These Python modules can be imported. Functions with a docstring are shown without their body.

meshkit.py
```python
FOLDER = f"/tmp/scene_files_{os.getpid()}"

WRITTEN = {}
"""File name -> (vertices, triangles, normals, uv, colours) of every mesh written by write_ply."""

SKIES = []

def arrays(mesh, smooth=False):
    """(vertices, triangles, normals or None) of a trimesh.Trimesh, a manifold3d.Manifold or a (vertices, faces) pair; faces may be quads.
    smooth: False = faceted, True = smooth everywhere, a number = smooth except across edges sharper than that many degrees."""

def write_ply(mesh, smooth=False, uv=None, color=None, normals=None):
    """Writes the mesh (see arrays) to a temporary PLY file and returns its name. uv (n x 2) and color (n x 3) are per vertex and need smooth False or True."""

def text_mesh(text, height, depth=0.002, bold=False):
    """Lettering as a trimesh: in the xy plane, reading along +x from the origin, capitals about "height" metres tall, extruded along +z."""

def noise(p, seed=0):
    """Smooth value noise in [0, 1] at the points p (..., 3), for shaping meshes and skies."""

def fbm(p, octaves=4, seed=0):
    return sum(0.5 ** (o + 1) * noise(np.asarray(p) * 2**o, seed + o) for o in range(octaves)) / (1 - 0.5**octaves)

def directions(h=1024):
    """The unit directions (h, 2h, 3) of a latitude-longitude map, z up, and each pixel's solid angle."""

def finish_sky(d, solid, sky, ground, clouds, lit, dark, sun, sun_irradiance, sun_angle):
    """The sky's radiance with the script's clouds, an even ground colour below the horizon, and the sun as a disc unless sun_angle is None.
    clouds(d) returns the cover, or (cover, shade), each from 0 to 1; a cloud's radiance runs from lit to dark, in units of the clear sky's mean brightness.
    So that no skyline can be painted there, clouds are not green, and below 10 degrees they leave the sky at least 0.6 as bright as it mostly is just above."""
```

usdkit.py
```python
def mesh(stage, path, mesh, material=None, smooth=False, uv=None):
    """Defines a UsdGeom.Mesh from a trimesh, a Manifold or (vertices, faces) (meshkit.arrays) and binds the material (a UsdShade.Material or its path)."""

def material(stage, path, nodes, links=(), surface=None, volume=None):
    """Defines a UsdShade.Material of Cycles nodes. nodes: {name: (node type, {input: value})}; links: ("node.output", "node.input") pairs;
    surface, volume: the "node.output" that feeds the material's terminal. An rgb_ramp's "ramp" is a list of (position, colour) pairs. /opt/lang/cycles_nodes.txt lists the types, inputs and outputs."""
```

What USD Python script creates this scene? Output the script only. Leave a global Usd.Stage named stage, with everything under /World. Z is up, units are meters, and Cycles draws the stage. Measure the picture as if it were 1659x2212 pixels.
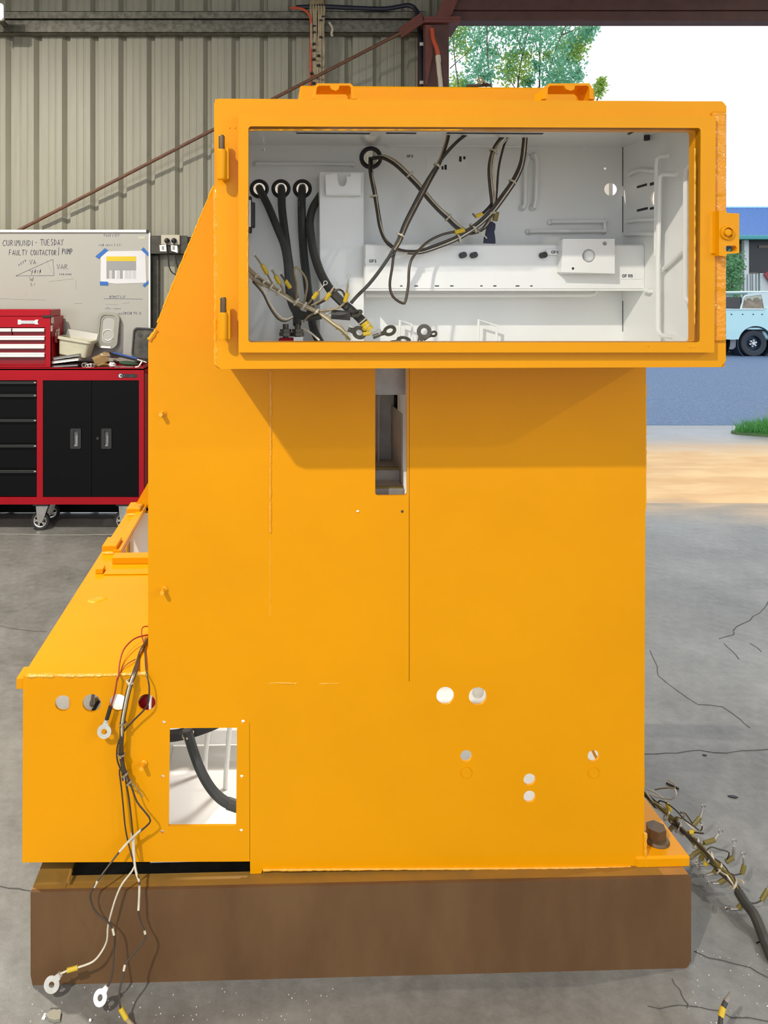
import math, random, numpy as np, trimesh, usdkit, meshkit
from pxr import Usd, UsdGeom, UsdLux, UsdShade, Gf, Sdf, Vt
from shapely.geometry import Polygon, Point, LineString, box as sbox
from shapely.ops import unary_union

stage = Usd.Stage.CreateInMemory()
UsdGeom.SetStageUpAxis(stage, 'Z'); UsdGeom.SetStageMetersPerUnit(stage, 1.0)
WORLD = UsdGeom.Xform.Define(stage, '/World'); UsdGeom.Scope.Define(stage, '/World/Looks')
# ---------------------------------------------------------------- camera (level, shifted lens), sky, exposure
F, CX, CY, CAMZ = 1661.0, 620.0, 640.0, 1.38
cam = UsdGeom.Camera.Define(stage, '/World/Camera')
cam.CreateHorizontalApertureAttr(36.0); cam.CreateVerticalApertureAttr(48.0)
cam.CreateFocalLengthAttr(F / 1659 * 36)
cam.CreateHorizontalApertureOffsetAttr((829.5 - CX) / 1659 * 36)
cam.CreateVerticalApertureOffsetAttr(-(1106 - CY) / 1659 * 36)
cam.CreateClippingRangeAttr(Gf.Vec2f(0.05, 500))
cam.AddTranslateOp().Set((0, 0, CAMZ)); cam.AddRotateXOp().Set(90)
cam.CreateExposureAttr(0.2)
SKY = 0.43
dome = UsdLux.DomeLight.Define(stage, '/World/Sky'); dome.CreateIntensityAttr(SKY); dome.CreateColorAttr(Gf.Vec3f(0.87, 0.945, 1.04))
LAMP_A, LAMP_B, LAMP_D, LAMP_E = 62.0, 22.0, 43.0, 46.0
LAMP_FILL = 1.5
WARM = (1.0, 0.94, 0.82)

# ---------------------------------------------------------------- helpers
rng = random.Random(7)
def lin(*c):
    return tuple((x / 255 / 12.92) if x / 255 <= 0.04045 else ((x / 255 + 0.055) / 1.055) ** 2.4 for x in c)
USED = {}
def numbered(path):
    n = USED.get(path, -1) + 1; USED[path] = n
    return path if n == 0 else f'{path}_{n:03d}'
class Thing:
    def __init__(s, path, loc, rot):
        s.path, s.loc, s.rot = path, np.array(loc, float), math.radians(rot)
        s.prim = stage.GetPrimAtPath(path)
    def local(s, m):
        c, q = math.cos(-s.rot), math.sin(-s.rot)
        T = np.eye(4); T[:2, :2] = [[c, -q], [q, c]]; T[:3, 3] = -T[:3, :3] @ s.loc
        m = m.copy(); m.apply_transform(T); return m
def keys(p, label=None, cat=None, group=None, kind=None):
    for k, v in (('label', label), ('category', cat), ('group', group), ('kind', kind)):
        if v: p.SetCustomDataByKey(k, v)
def thing(name, label, cat, loc=(0, 0, 0), rot=0, group=None, kind=None):
    path = numbered('/World/' + name)
    x = UsdGeom.Xform.Define(stage, path); x.AddTranslateOp().Set(tuple(map(float, loc)))
    if rot: x.AddRotateZOp().Set(rot)
    keys(x.GetPrim(), label, cat, group, kind)
    return Thing(path, loc, rot)
def part(parent, name, mesh, mat, smooth=35, label=None, raw=False, kind=None):
    """One Mesh under a thing or a part; mesh in world space unless raw (already in the thing's space)."""
    th = parent if isinstance(parent, Thing) else parent.thing
    m = mesh.get() if isinstance(mesh, MB) else mesh
    if not raw: m = th.local(m)
    path = numbered(parent.path + '/' + name)
    g = usdkit.mesh(stage, path, m, MAT[mat], smooth=smooth)
    keys(g.GetPrim(), label, kind=kind)
    r = type('P', (), {})(); r.path, r.thing, r.prim = path, th, g.GetPrim()
    return r
def single(name, mesh, mat, label, cat, group=None, kind=None, smooth=35):
    m = mesh.get() if isinstance(mesh, MB) else mesh
    path = numbered('/World/' + name)
    g = usdkit.mesh(stage, path, m, MAT[mat], smooth=smooth)
    keys(g.GetPrim(), label, cat, group, kind)
    t = Thing(path, (0, 0, 0), 0); return t
def struct(name, mesh, mat, label=None, smooth=35):
    return single(name, mesh, mat, label, None, None, 'structure', smooth)
def catmull(p, step=0.012):
    p = np.asarray(p, float)
    if len(p) < 3:
        return p
    q = np.vstack([2 * p[0] - p[1], p, 2 * p[-1] - p[-2]]); out = []
    for i in range(1, len(q) - 2):
        a, b, c, d = q[i - 1:i + 3]; n = max(2, int(np.linalg.norm(c - b) / step) + 1); n = min(n, 14)
        t = np.linspace(0, 1, n, endpoint=False)[:, None]
        out.append(0.5 * (2 * b + (c - a) * t + (2 * a - 5 * b + 4 * c - d) * t**2 + (3 * b - a - 3 * c + d) * t**3))
    return np.vstack(out + [p[-1:]])
def sweep(p, r, seg=8, smooth=True, step=0.012, squash=1.0):
    p = catmull(p, step) if smooth else np.asarray(p, float)
    n = len(p); r = np.broadcast_to(np.asarray(r, float), (n,)) if np.ndim(r) == 0 else np.interp(np.linspace(0, 1, n), np.linspace(0, 1, len(r)), r)
    t = np.gradient(p, axis=0); t /= np.maximum(np.linalg.norm(t, axis=1, keepdims=True), 1e-12)
    ref = np.array([0, 0, 1.0]) if abs(t[0, 2]) < 0.9 else np.array([1.0, 0, 0])
    u = np.cross(t[0], ref); u /= np.linalg.norm(u)
    rings = []; a = np.arange(seg) / seg * 2 * math.pi
    for i in range(n):
        u = u - t[i] * (u @ t[i]); u /= np.linalg.norm(u); w = np.cross(t[i], u)
        rings.append(p[i] + r[i] * (np.cos(a)[:, None] * u + squash * np.sin(a)[:, None] * w))
    v = np.vstack(rings + [p[:1], p[-1:]]); f = []
    k = np.arange(seg); k2 = (k + 1) % seg
    for i in range(n - 1):
        b, c = i * seg, (i + 1) * seg
        f += [np.stack([b + k, b + k2, c + k2], 1), np.stack([b + k, c + k2, c + k], 1)]
    f += [np.stack([np.full(seg, n * seg), k2, k], 1), np.stack([np.full(seg, n * seg + 1), (n - 1) * seg + k, (n - 1) * seg + k2], 1)]
    f = np.vstack(f)
    return trimesh.Trimesh(v, f, process=False)
def cham(x0, x1, y0, y1, z0, z1, b):
    pts = []
    for sx in (0, 1):
        for sy in (0, 1):
            for sz in (0, 1):
                c = [(x0, x1)[sx], (y0, y1)[sy], (z0, z1)[sz]]; d = [(b, -b)[sx], (b, -b)[sy], (b, -b)[sz]]
                for k in range(3):
                    q = [c[i] + (d[i] if i != k else 0) for i in range(3)]; pts.append(q)
    return trimesh.convex.convex_hull(np.array(pts))
def rrect(x0, x1, y0, y1, r, q=4):
    return sbox(x0 + r, y0 + r, x1 - r, y1 - r).buffer(r, quad_segs=q)
def ring_mesh(c, R, r, axis=(0, 1, 0), seg=24, tube=8, squash=1.0):
    c, ax = np.array(c, float), np.array(axis, float); ax /= np.linalg.norm(ax)
    ref = np.array([0, 0, 1.0]) if abs(ax[2]) < .9 else np.array([1.0, 0, 0]); u = np.cross(ax, ref); u /= np.linalg.norm(u); w = np.cross(ax, u)
    a = np.arange(seg) / seg * 2 * math.pi; b = np.arange(tube) / tube * 2 * math.pi
    d = np.cos(a)[:, None] * u + np.sin(a)[:, None] * w
    v = c + d[:, None, :] * (R + r * np.cos(b))[None, :, None] + ax * (squash * r * np.sin(b))[None, :, None]
    f = []
    for i in range(seg):
        for j in range(tube):
            A, B, C, D = i * tube + j, ((i + 1) % seg) * tube + j, ((i + 1) % seg) * tube + (j + 1) % tube, i * tube + (j + 1) % tube
            f += [(A, B, C), (A, C, D)]
    m = trimesh.Trimesh(v.reshape(-1, 3), f, process=False); m.fix_normals(); return m
def frame_to(p0, p1):
    d = np.asarray(p1, float) - np.asarray(p0, float); L = np.linalg.norm(d); d = d / L
    ref = np.array([0, 0, 1.0]) if abs(d[2]) < .95 else np.array([0, 1.0, 0]); u = np.cross(d, ref); u /= np.linalg.norm(u); w = np.cross(u, d)
    return d, u, w, L
class MB:
    def __init__(s): s.m = []
    def add(s, m): s.m.append(m); return s
    def box(s, x0, x1, y0, y1, z0, z1, b=0.0):
        x0, x1 = min(x0, x1), max(x0, x1); y0, y1 = min(y0, y1), max(y0, y1); z0, z1 = min(z0, z1), max(z0, z1)
        if b: s.m.append(cham(x0, x1, y0, y1, z0, z1, min(b, .49 * min(x1 - x0, y1 - y0, z1 - z0))))
        else:
            m = trimesh.creation.box((x1 - x0, y1 - y0, z1 - z0)); m.apply_translation(((x0 + x1) / 2, (y0 + y1) / 2, (z0 + z1) / 2)); s.m.append(m)
        return s
    def tube(s, p, r, seg=8, smooth=True, step=0.012, squash=1.0): s.m.append(sweep(p, r, seg, smooth, step, squash)); return s
    def cyl(s, p0, p1, r, seg=16): s.m.append(sweep([p0, p1], r, seg, False)); return s
    def ring(s, *a, **k): s.m.append(ring_mesh(*a, **k)); return s
    def xz(s, poly, y0, y1):
        """Polygon in (x, z) given thickness from y0 to y1."""
        for g in getattr(poly, 'geoms', [poly]):
            m = trimesh.creation.extrude_polygon(g, abs(y1 - y0), engine='earcut'); v = m.vertices
            s.m.append(trimesh.Trimesh(np.stack([v[:, 0], min(y0, y1) + v[:, 2], v[:, 1]], 1), m.faces[:, ::-1], process=False))
        return s
    def xy(s, poly, z0, z1):
        for g in getattr(poly, 'geoms', [poly]):
            m = trimesh.creation.extrude_polygon(g, abs(z1 - z0), engine='earcut'); m.apply_translation((0, 0, min(z0, z1))); s.m.append(m)
        return s
    def yz(s, poly, x0, x1):
        for g in getattr(poly, 'geoms', [poly]):
            m = trimesh.creation.extrude_polygon(g, abs(x1 - x0), engine='earcut'); v = m.vertices
            s.m.append(trimesh.Trimesh(np.stack([min(x0, x1) + v[:, 2], v[:, 0], v[:, 1]], 1), m.faces, process=False))
        return s
    def beam(s, p0, p1, w, h, b=0.0):
        """Box from p0 to p1; w across (horizontal), h in the other direction."""
        d, u, q, L = frame_to(p0, p1); B = MB().box(0, L, -w / 2, w / 2, -h / 2, h / 2, b).get()
        T = np.eye(4); T[:3, 0], T[:3, 1], T[:3, 2], T[:3, 3] = d, -u, q, p0; B.apply_transform(T); s.m.append(B); return s
    def revolve(s, prof, c, axis=(0, 0, 1), seg=24):
        prof = np.asarray(prof, float); ax = np.array(axis, float); ax /= np.linalg.norm(ax)
        ref = np.array([1.0, 0, 0]) if abs(ax[0]) < .9 else np.array([0, 1.0, 0]); u = np.cross(ax, ref); u /= np.linalg.norm(u); w = np.cross(ax, u)
        a = np.arange(seg) / seg * 2 * math.pi; d = np.cos(a)[:, None] * u + np.sin(a)[:, None] * w
        v = np.asarray(c, float) + d[:, None, :] * prof[None, :, 0, None] + ax * prof[None, :, 1, None]; n = len(prof); f = []
        for i in range(seg):
            for j in range(n - 1):
                A, B, C, D = i * n + j, ((i + 1) % seg) * n + j, ((i + 1) % seg) * n + j + 1, i * n + j + 1
                f += [(A, B, C), (A, C, D)]
        m = trimesh.Trimesh(v.reshape(-1, 3), f, process=True); m.update_faces(m.nondegenerate_faces()); m.fix_normals(); s.m.append(m); return s
    def get(s): return s.m[0] if len(s.m) == 1 else trimesh.util.concatenate(s.m)

# ---------------------------------------------------------------- materials
MAT = {}
def mat(name, col, rough=0.5, metal=0.0, var=0.0, vscale=8.0, bump=0.0, bscale=60.0, coat=0.0, spec=0.5, col2=None, emit=0.0, detail=4.0, bdist=0.002, stretch=None, ramp=(0.35, 0.65)):
    n = {'p': ('principled_bsdf', {'base_color': col, 'roughness': rough, 'metallic': metal, 'coat_weight': coat, 'specular_ior_level': spec})}; l = []
    if emit: n['p'][1]['emission_color'] = col; n['p'][1]['emission_strength'] = emit
    if var or col2 or bump:
        n['g'] = ('geometry', {}); src = 'g.position'
        if stretch:
            n['mp'] = ('vector_math', {'math_type': 'multiply', 'vector2': stretch}); l.append(('g.position', 'mp.vector1')); src = 'mp.vector'
    if var or col2:
        c2 = col2 or tuple(min(1, x * (1 + var)) for x in col); c1 = col if col2 else tuple(x * (1 - var) for x in col)
        n['n'] = ('noise_texture', {'scale': vscale, 'detail': detail, 'roughness': 0.6}); l.append((src, 'n.vector'))
        n['r'] = ('rgb_ramp', {'ramp': [(ramp[0], c1), (ramp[1], c2)]}); l += [('n.fac', 'r.fac'), ('r.color', 'p.base_color')]
    if bump:
        n['bn'] = ('noise_texture', {'scale': bscale, 'detail': 3.0}); n['b'] = ('bump', {'strength': bump, 'distance': bdist})
        l += [(src, 'bn.vector'), ('bn.fac', 'b.height'), ('b.normal', 'p.normal')]
    MAT[name] = usdkit.material(stage, '/World/Looks/' + name, n, l, surface='p.BSDF')
mat('yellow', (0.755, 0.305, 0.0006), 0.28, var=0.03, vscale=3, bump=0.06, bscale=45, coat=0.0, spec=0.2)
mat('yellow_lumpy', (0.78, 0.30, 0.001), 0.18, bump=0.8, bscale=60, coat=0.1, spec=0.4, bdist=0.008)
mat('yellow_weld', (0.84, 0.37, 0.008), 0.2, bump=0.6, bscale=180, bdist=0.003, coat=0.4)
mat('white_paint', (0.84, 0.84, 0.81), 0.22, var=0.02, vscale=4, bump=0.04, bscale=60)
mat('white_plain', (0.78, 0.78, 0.76), 0.45)
mat('label_white', (0.83, 0.83, 0.81), 0.5)
mat('grey_steel', (0.36, 0.345, 0.32), 0.42, metal=0.2, var=0.15, vscale=14, bump=0.1, bscale=90)
mat('bare_steel', (0.52, 0.50, 0.47), 0.33, metal=0.9, var=0.12, vscale=25)
mat('tin', (0.42, 0.40, 0.36), 0.42, metal=0.75, var=0.2, vscale=60)
mat('tin_light', (0.66, 0.64, 0.58), 0.4, metal=0.35, var=0.1, vscale=60)
mat('dark_lug', (0.13, 0.12, 0.10), 0.4, metal=0.7, var=0.2, vscale=60)
mat('rubber', (0.018, 0.018, 0.018), 0.55, bump=0.1, bscale=120)
mat('rubber_soft', (0.035, 0.036, 0.034), 0.5, var=0.15, vscale=30)
mat('cable_grey', (0.045, 0.043, 0.038), 0.5)
mat('wire_white', (0.62, 0.56, 0.44), 0.5, var=0.15, vscale=40)
mat('wire_tan', (0.30, 0.23, 0.13), 0.5, var=0.25, vscale=60)
mat('wire_dark', (0.05, 0.035, 0.022), 0.45)
mat('wire_red', (0.30, 0.035, 0.025), 0.45)
mat('wire_copper', (0.34, 0.15, 0.06), 0.4)
mat('tag_yellow', (0.62, 0.42, 0.02), 0.5)
mat('tag_ochre', (0.19, 0.145, 0.03), 0.5)
mat('tie', (0.55, 0.50, 0.38), 0.5)
mat('tie_black', (0.02, 0.02, 0.02), 0.5)
mat('navy', (0.012, 0.016, 0.05), 0.55)
mat('black', (0.008, 0.008, 0.009), 0.45)
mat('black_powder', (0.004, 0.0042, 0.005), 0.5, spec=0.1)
mat('dish_rim', (0.24, 0.23, 0.19), 0.35, metal=0.4)
mat('dish_glass', (0.40, 0.385, 0.33), 0.15, metal=0.3)
mat('black_plastic', (0.02, 0.02, 0.021), 0.35)
mat('red_paint', (0.34, 0.004, 0.012), 0.35, spec=0.22, var=0.04, vscale=5)
mat('red_drawer', (0.20, 0.004, 0.010), 0.35)
mat('chrome', (0.80, 0.78, 0.74), 0.22, metal=0.85)
mat('alu', (0.80, 0.79, 0.76), 0.38, metal=0.25)
mat('ink_blue', (0.012, 0.022, 0.16), 0.5)
mat('ink_dark', (0.03, 0.035, 0.09), 0.5)
mat('ink_faint', (0.40, 0.40, 0.38), 0.5)
mat('print_black', (0.012, 0.012, 0.012), 0.6)
mat('print_grey', (0.30, 0.30, 0.31), 0.6)
mat('print_pale', (0.52, 0.52, 0.53), 0.6)
mat('print_yellow', (0.66, 0.48, 0.01), 0.55)
mat('tape_blue', (0.02, 0.13, 0.46), 0.55)
mat('paper', (0.66, 0.66, 0.69), 0.6)
mat('whiteboard', (0.40, 0.39, 0.35), 0.22, var=0.02, vscale=2)
mat('tub_plastic', (0.50, 0.485, 0.37), 0.45, var=0.06, vscale=20)
mat('card', (0.33, 0.21, 0.085), 0.7, var=0.08, vscale=30)
mat('wood_block', (0.42, 0.21, 0.05), 0.6)
mat('tin_dark', (0.05, 0.044, 0.034), 0.4, metal=0.5, var=0.35, vscale=18)
mat('green_cloth', (0.03, 0.07, 0.035), 0.8)
mat('blue_plastic', (0.05, 0.11, 0.42), 0.4)
mat('galv', (0.155, 0.148, 0.118), 0.55, metal=0.3, var=0.35, vscale=28, bump=0.05)
mat('galv_dark', (0.06, 0.056, 0.046), 0.6, metal=0.3, var=0.3, vscale=20)
mat('cladding', (0.30, 0.287, 0.225), 0.5, var=0.05, vscale=6, stretch=(6, 6, 0.5), bump=0.03)
mat('cladding_out', (0.34, 0.33, 0.28), 0.6)
mat('primer_red', (0.15, 0.042, 0.032), 0.5, var=0.15, vscale=10)
mat('primer_brown', (0.085, 0.034, 0.028), 0.5, var=0.15, vscale=10)
mat('rod_rust', (0.14, 0.062, 0.035), 0.55, var=0.2, vscale=30)
mat('orange_conduit', (0.50, 0.075, 0.025), 0.45)
mat('pvc', (0.52, 0.47, 0.38), 0.45)
mat('twin_cable', (0.36, 0.28, 0.17), 0.5, var=0.15, vscale=30)
mat('dark_blue_cable', (0.012, 0.016, 0.032), 0.4)
mat('roof_in', (0.16, 0.155, 0.14), 0.6)
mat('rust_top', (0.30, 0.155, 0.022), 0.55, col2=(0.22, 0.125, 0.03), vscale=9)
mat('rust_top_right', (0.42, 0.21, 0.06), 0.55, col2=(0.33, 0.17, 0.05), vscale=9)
mat('bronze', (0.13, 0.085, 0.045), 0.4, metal=0.5, var=0.1, vscale=40)
mat('lamp_body', (0.30, 0.30, 0.30), 0.5, metal=0.4)
mat('lens', (1.0, 0.95, 0.84), 0.5, emit=14.0)
mat('lens_flood', (1.0, 0.97, 0.9), 0.5, emit=40.0)
mat('asphalt', (0.075, 0.12, 0.20), 0.85, col2=(0.15, 0.22, 0.34), vscale=30, detail=8, bump=0.25, bscale=60, bdist=.01)
mat('grass_soil', (0.09, 0.16, 0.06), 0.9, var=0.3, vscale=3)
mat('scrap', (0.27, 0.255, 0.20), 0.5)
MAT['pane'] = usdkit.material(stage, '/World/Looks/pane', {'t': ('transparent_bsdf', {}), 'g': ('glossy_bsdf', {'roughness': .05}), 'f': ('fresnel', {'IOR': 1.45}), 'm': ('mix_closure', {})}, [('f.fac', 'm.fac'), ('t.BSDF', 'm.closure1'), ('g.BSDF', 'm.closure2')], surface='m.closure')
mat('ute_blue', (0.56, 0.84, 0.84), 0.3, coat=0.4)
mat('ute_roof', (0.66, 0.76, 0.74), 0.3, coat=0.4)
mat('tyre', (0.045, 0.05, 0.06), 0.7, bump=0.2, bscale=40)
mat('rim_dark', (0.03, 0.05, 0.08), 0.35, metal=0.4)
mat('dusty_glass', (0.30, 0.23, 0.16), 0.2, var=0.35, vscale=5)
mat('flap_grey', (0.25, 0.26, 0.28), 0.6)
mat('roof_blue', (0.50, 0.74, 0.99), 0.6)
mat('roof_rib', (0.13, 0.23, 0.48), 0.6)
mat('yard_concrete', (0.62, 0.61, 0.57), 0.7, var=0.1, vscale=2)
mat('gutter_teal', (0.07, 0.34, 0.36), 0.4)
mat('house_white', (0.70, 0.72, 0.72), 0.6)
mat('house_wall', (0.42, 0.50, 0.50), 0.6)
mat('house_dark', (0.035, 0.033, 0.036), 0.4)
mat('window_brown', (0.19, 0.15, 0.11), 0.5)
mat('stair_red', (0.34, 0.05, 0.06), 0.5)
mat('bark', (0.115, 0.085, 0.065), 0.85)
def leaf_mat(name, a, b, tr):
    MAT[name] = usdkit.material(stage, '/World/Looks/' + name, {'g': ('geometry', {}), 'r': ('rgb_ramp', {'ramp': [(0, a), (1, b)]}),
        'd': ('principled_bsdf', {'roughness': 0.5}), 't': ('translucent_bsdf', {}), 'm': ('mix_closure', {'fac': tr})},
        [('g.random_per_island', 'r.fac'), ('r.color', 'd.base_color'), ('r.color', 't.color'), ('d.BSDF', 'm.closure1'), ('t.BSDF', 'm.closure2')], surface='m.closure')
leaf_mat('leaf_green', (0.24, 0.52, 0.32), (0.46, 0.70, 0.46), 0.5)
leaf_mat('leaf_yellow', (0.42, 0.56, 0.12), (0.66, 0.68, 0.16), 0.5)
leaf_mat('leaf_shrub', (0.16, 0.36, 0.16), (0.46, 0.64, 0.34), 0.4)
leaf_mat('grass_blade', (0.10, 0.34, 0.08), (0.30, 0.50, 0.16), 0.35)
leaf_mat('grass_dry', (0.40, 0.42, 0.16), (0.52, 0.46, 0.22), 0.35)
# the concrete of shed floor and apron: one cement, with a tongue of tracked-in orange dirt round the door
def concrete(name, base, light, dirt, dirt2, lines):
    n = {'g': ('geometry', {}), 's': ('separate_xyz', {}), 'n': ('noise_texture', {'scale': 1.6, 'detail': 9.0, 'roughness': 0.66}),
         'n2': ('noise_texture', {'scale': 26.0, 'detail': 6.0, 'roughness': 0.7}), 'mx': ('math', {'math_type': 'multiply_add', 'value2': 0.32, 'value3': 0.0}),
         'sum': ('math', {'math_type': 'multiply_add', 'value2': 0.68}), 'r': ('rgb_ramp', {'ramp': [(0.34, base), (0.66, light)]}),
         'n3': ('noise_texture', {'scale': 2.4, 'detail': 5.0, 'distortion': 0.4}), 'rd': ('rgb_ramp', {'ramp': [(0.35, dirt), (0.65, dirt2)]}),
         'p': ('principled_bsdf', {'roughness': 0.42, 'specular_ior_level': 0.5}), 'b': ('bump', {'strength': 0.25, 'distance': 0.006}),
         'st': ('vector_math', {'math_type': 'multiply', 'vector2': (0.8, 2.2, 1.0)})}
    l = [('g.position', 's.vector'), ('g.position', 'n.vector'), ('g.position', 'n2.vector'), ('n2.fac', 'mx.value1'), ('n.fac', 'sum.value1'), ('mx.value', 'sum.value3'), ('sum.value', 'r.fac'),
         ('g.position', 'st.vector1'), ('st.vector', 'n3.vector'), ('n3.fac', 'rd.fac'), ('n2.fac', 'b.height'), ('b.normal', 'p.normal')]
    if lines:
        # dirt lies where both ramps over y (and slightly x) are up: from the doorway out to the cross-over
        n['yx'] = ('math', {'math_type': 'multiply_add', 'value2': 0.36}); n['wob'] = ('math', {'math_type': 'multiply_add', 'value2': 0.9}); n['wy'] = ('math', {'math_type': 'multiply_add', 'value2': 0.7})
        n['near'] = ('map_range', {'range_type': 'smoothstep', 'from_min': lines[0], 'from_max': lines[1], 'to_min': 0.0, 'to_max': 1.0})
        n['far'] = ('map_range', {'range_type': 'smoothstep', 'from_min': lines[2], 'from_max': lines[3], 'to_min': 1.0, 'to_max': 0.0})
        n['m'] = ('math', {'math_type': 'multiply'}); n['mixc'] = ('mix', {})
        l += [('s.x', 'yx.value1'), ('s.y', 'yx.value3'), ('n3.fac', 'wob.value1'), ('yx.value', 'wob.value3'), ('wob.value', 'near.value'),
              ('n3.fac', 'wy.value1'), ('s.y', 'wy.value3'), ('wy.value', 'far.value'), ('near.result', 'm.value1'), ('far.result', 'm.value2'),
              ('m.value', 'mixc.fac'), ('r.color', 'mixc.color1'), ('rd.color', 'mixc.color2'), ('mixc.color', 'p.base_color')]
    else:
        l.append(('r.color', 'p.base_color'))
    MAT[name] = usdkit.material(stage, '/World/Looks/' + name, n, l, surface='p.BSDF')
concrete('concrete', (0.115, 0.112, 0.102), (0.29, 0.287, 0.275), (0.36, 0.24, 0.11), (0.50, 0.34, 0.18), (5.85, 6.75, 7.2, 8.2))
concrete('kerb_concrete', (0.25, 0.25, 0.25), (0.36, 0.355, 0.36), (0, 0, 0), (0, 0, 0), None)
mat('rust_face', (0.118, 0.060, 0.027), 0.75, col2=(0.155, 0.085, 0.038), vscale=5, stretch=(1.5, 1.5, 0.5), spec=0.15, detail=7, bump=0.1, bscale=80)

# ---------------------------------------------------------------- from a place in the photograph to a place in the room
def W(x, y, Y): return np.array([(x - CX) / F * Y, Y, CAMZ - (y - CY) / F * Y])
PIV, YAW = 1.59, 1.7
_c, _s = math.cos(math.radians(YAW)), math.sin(math.radians(YAW))
def P(x, y, v):
    """Point of the machine's own frame (u along its face, v into it, z up) at depth v."""
    a = (x - CX) / F; u = (a * (PIV + v * _c) + v * _s) / (_c - a * _s); Y = PIV + u * _s + v * _c
    return np.array([u, v, CAMZ - (y - CY) / F * Y])
def L2W(p): p = np.asarray(p, float); return np.stack([p[..., 0] * _c - p[..., 1] * _s, PIV + p[..., 0] * _s + p[..., 1] * _c, p[..., 2]], -1)
def PW(x, y, v): return L2W(P(x, y, v))
def path(pts): return np.array([PW(*q) for q in pts])
# ================================================================ the setting
YF = -1.55                                     # unseen shed front, left open so soft sky light fills the cabinet face
YW = 4.90                                     # inner face of the back wall
def wx(x, Y=YW): return (x - CX) / F * Y
def wz(y, Y=YW): return CAMZ - (y - CY) / F * Y
def ground(x, y, z=0.0):
    Y = (CAMZ - z) * F / (y - CY); return np.array([(x - CX) / F * Y, Y, z])
floor = struct('floor', MB().box(-5.05, 8.05, -5.05, 5.128, -0.2, 0.0), 'concrete', 'grey concrete shed floor with fine cracks and one painted cable shadow')
def crack(parent, pts, w, z0=0.0, mat_='black', name='crack'):
    pts = [ground(*q)[:2] for q in pts]; out = [pts[0]]
    for a, b in zip(pts, pts[1:]):
        n = max(2, int(np.linalg.norm(b - a) / 0.05)); d = (b - a); q = np.array([-d[1], d[0]]); q = q / (np.linalg.norm(q) + 1e-9)
        for i in range(1, n + 1): out.append(a + d * i / n + (q * rng.uniform(-1, 1) * 0.006 if i < n else 0))
    w *= .62
    pl = unary_union([LineString([p, q]).buffer(w * rng.uniform(.3, .8), quad_segs=1) for p, q in zip(out, out[1:])])
    part(parent, name, MB().xy(pl, -0.01, 0.0012), mat_, smooth=False, raw=True)
mat('crack_and_shadow', (0.085, 0.082, 0.078), 0.9)
mat('crack_pale', (0.40, 0.385, 0.35), 0.8)
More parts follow.
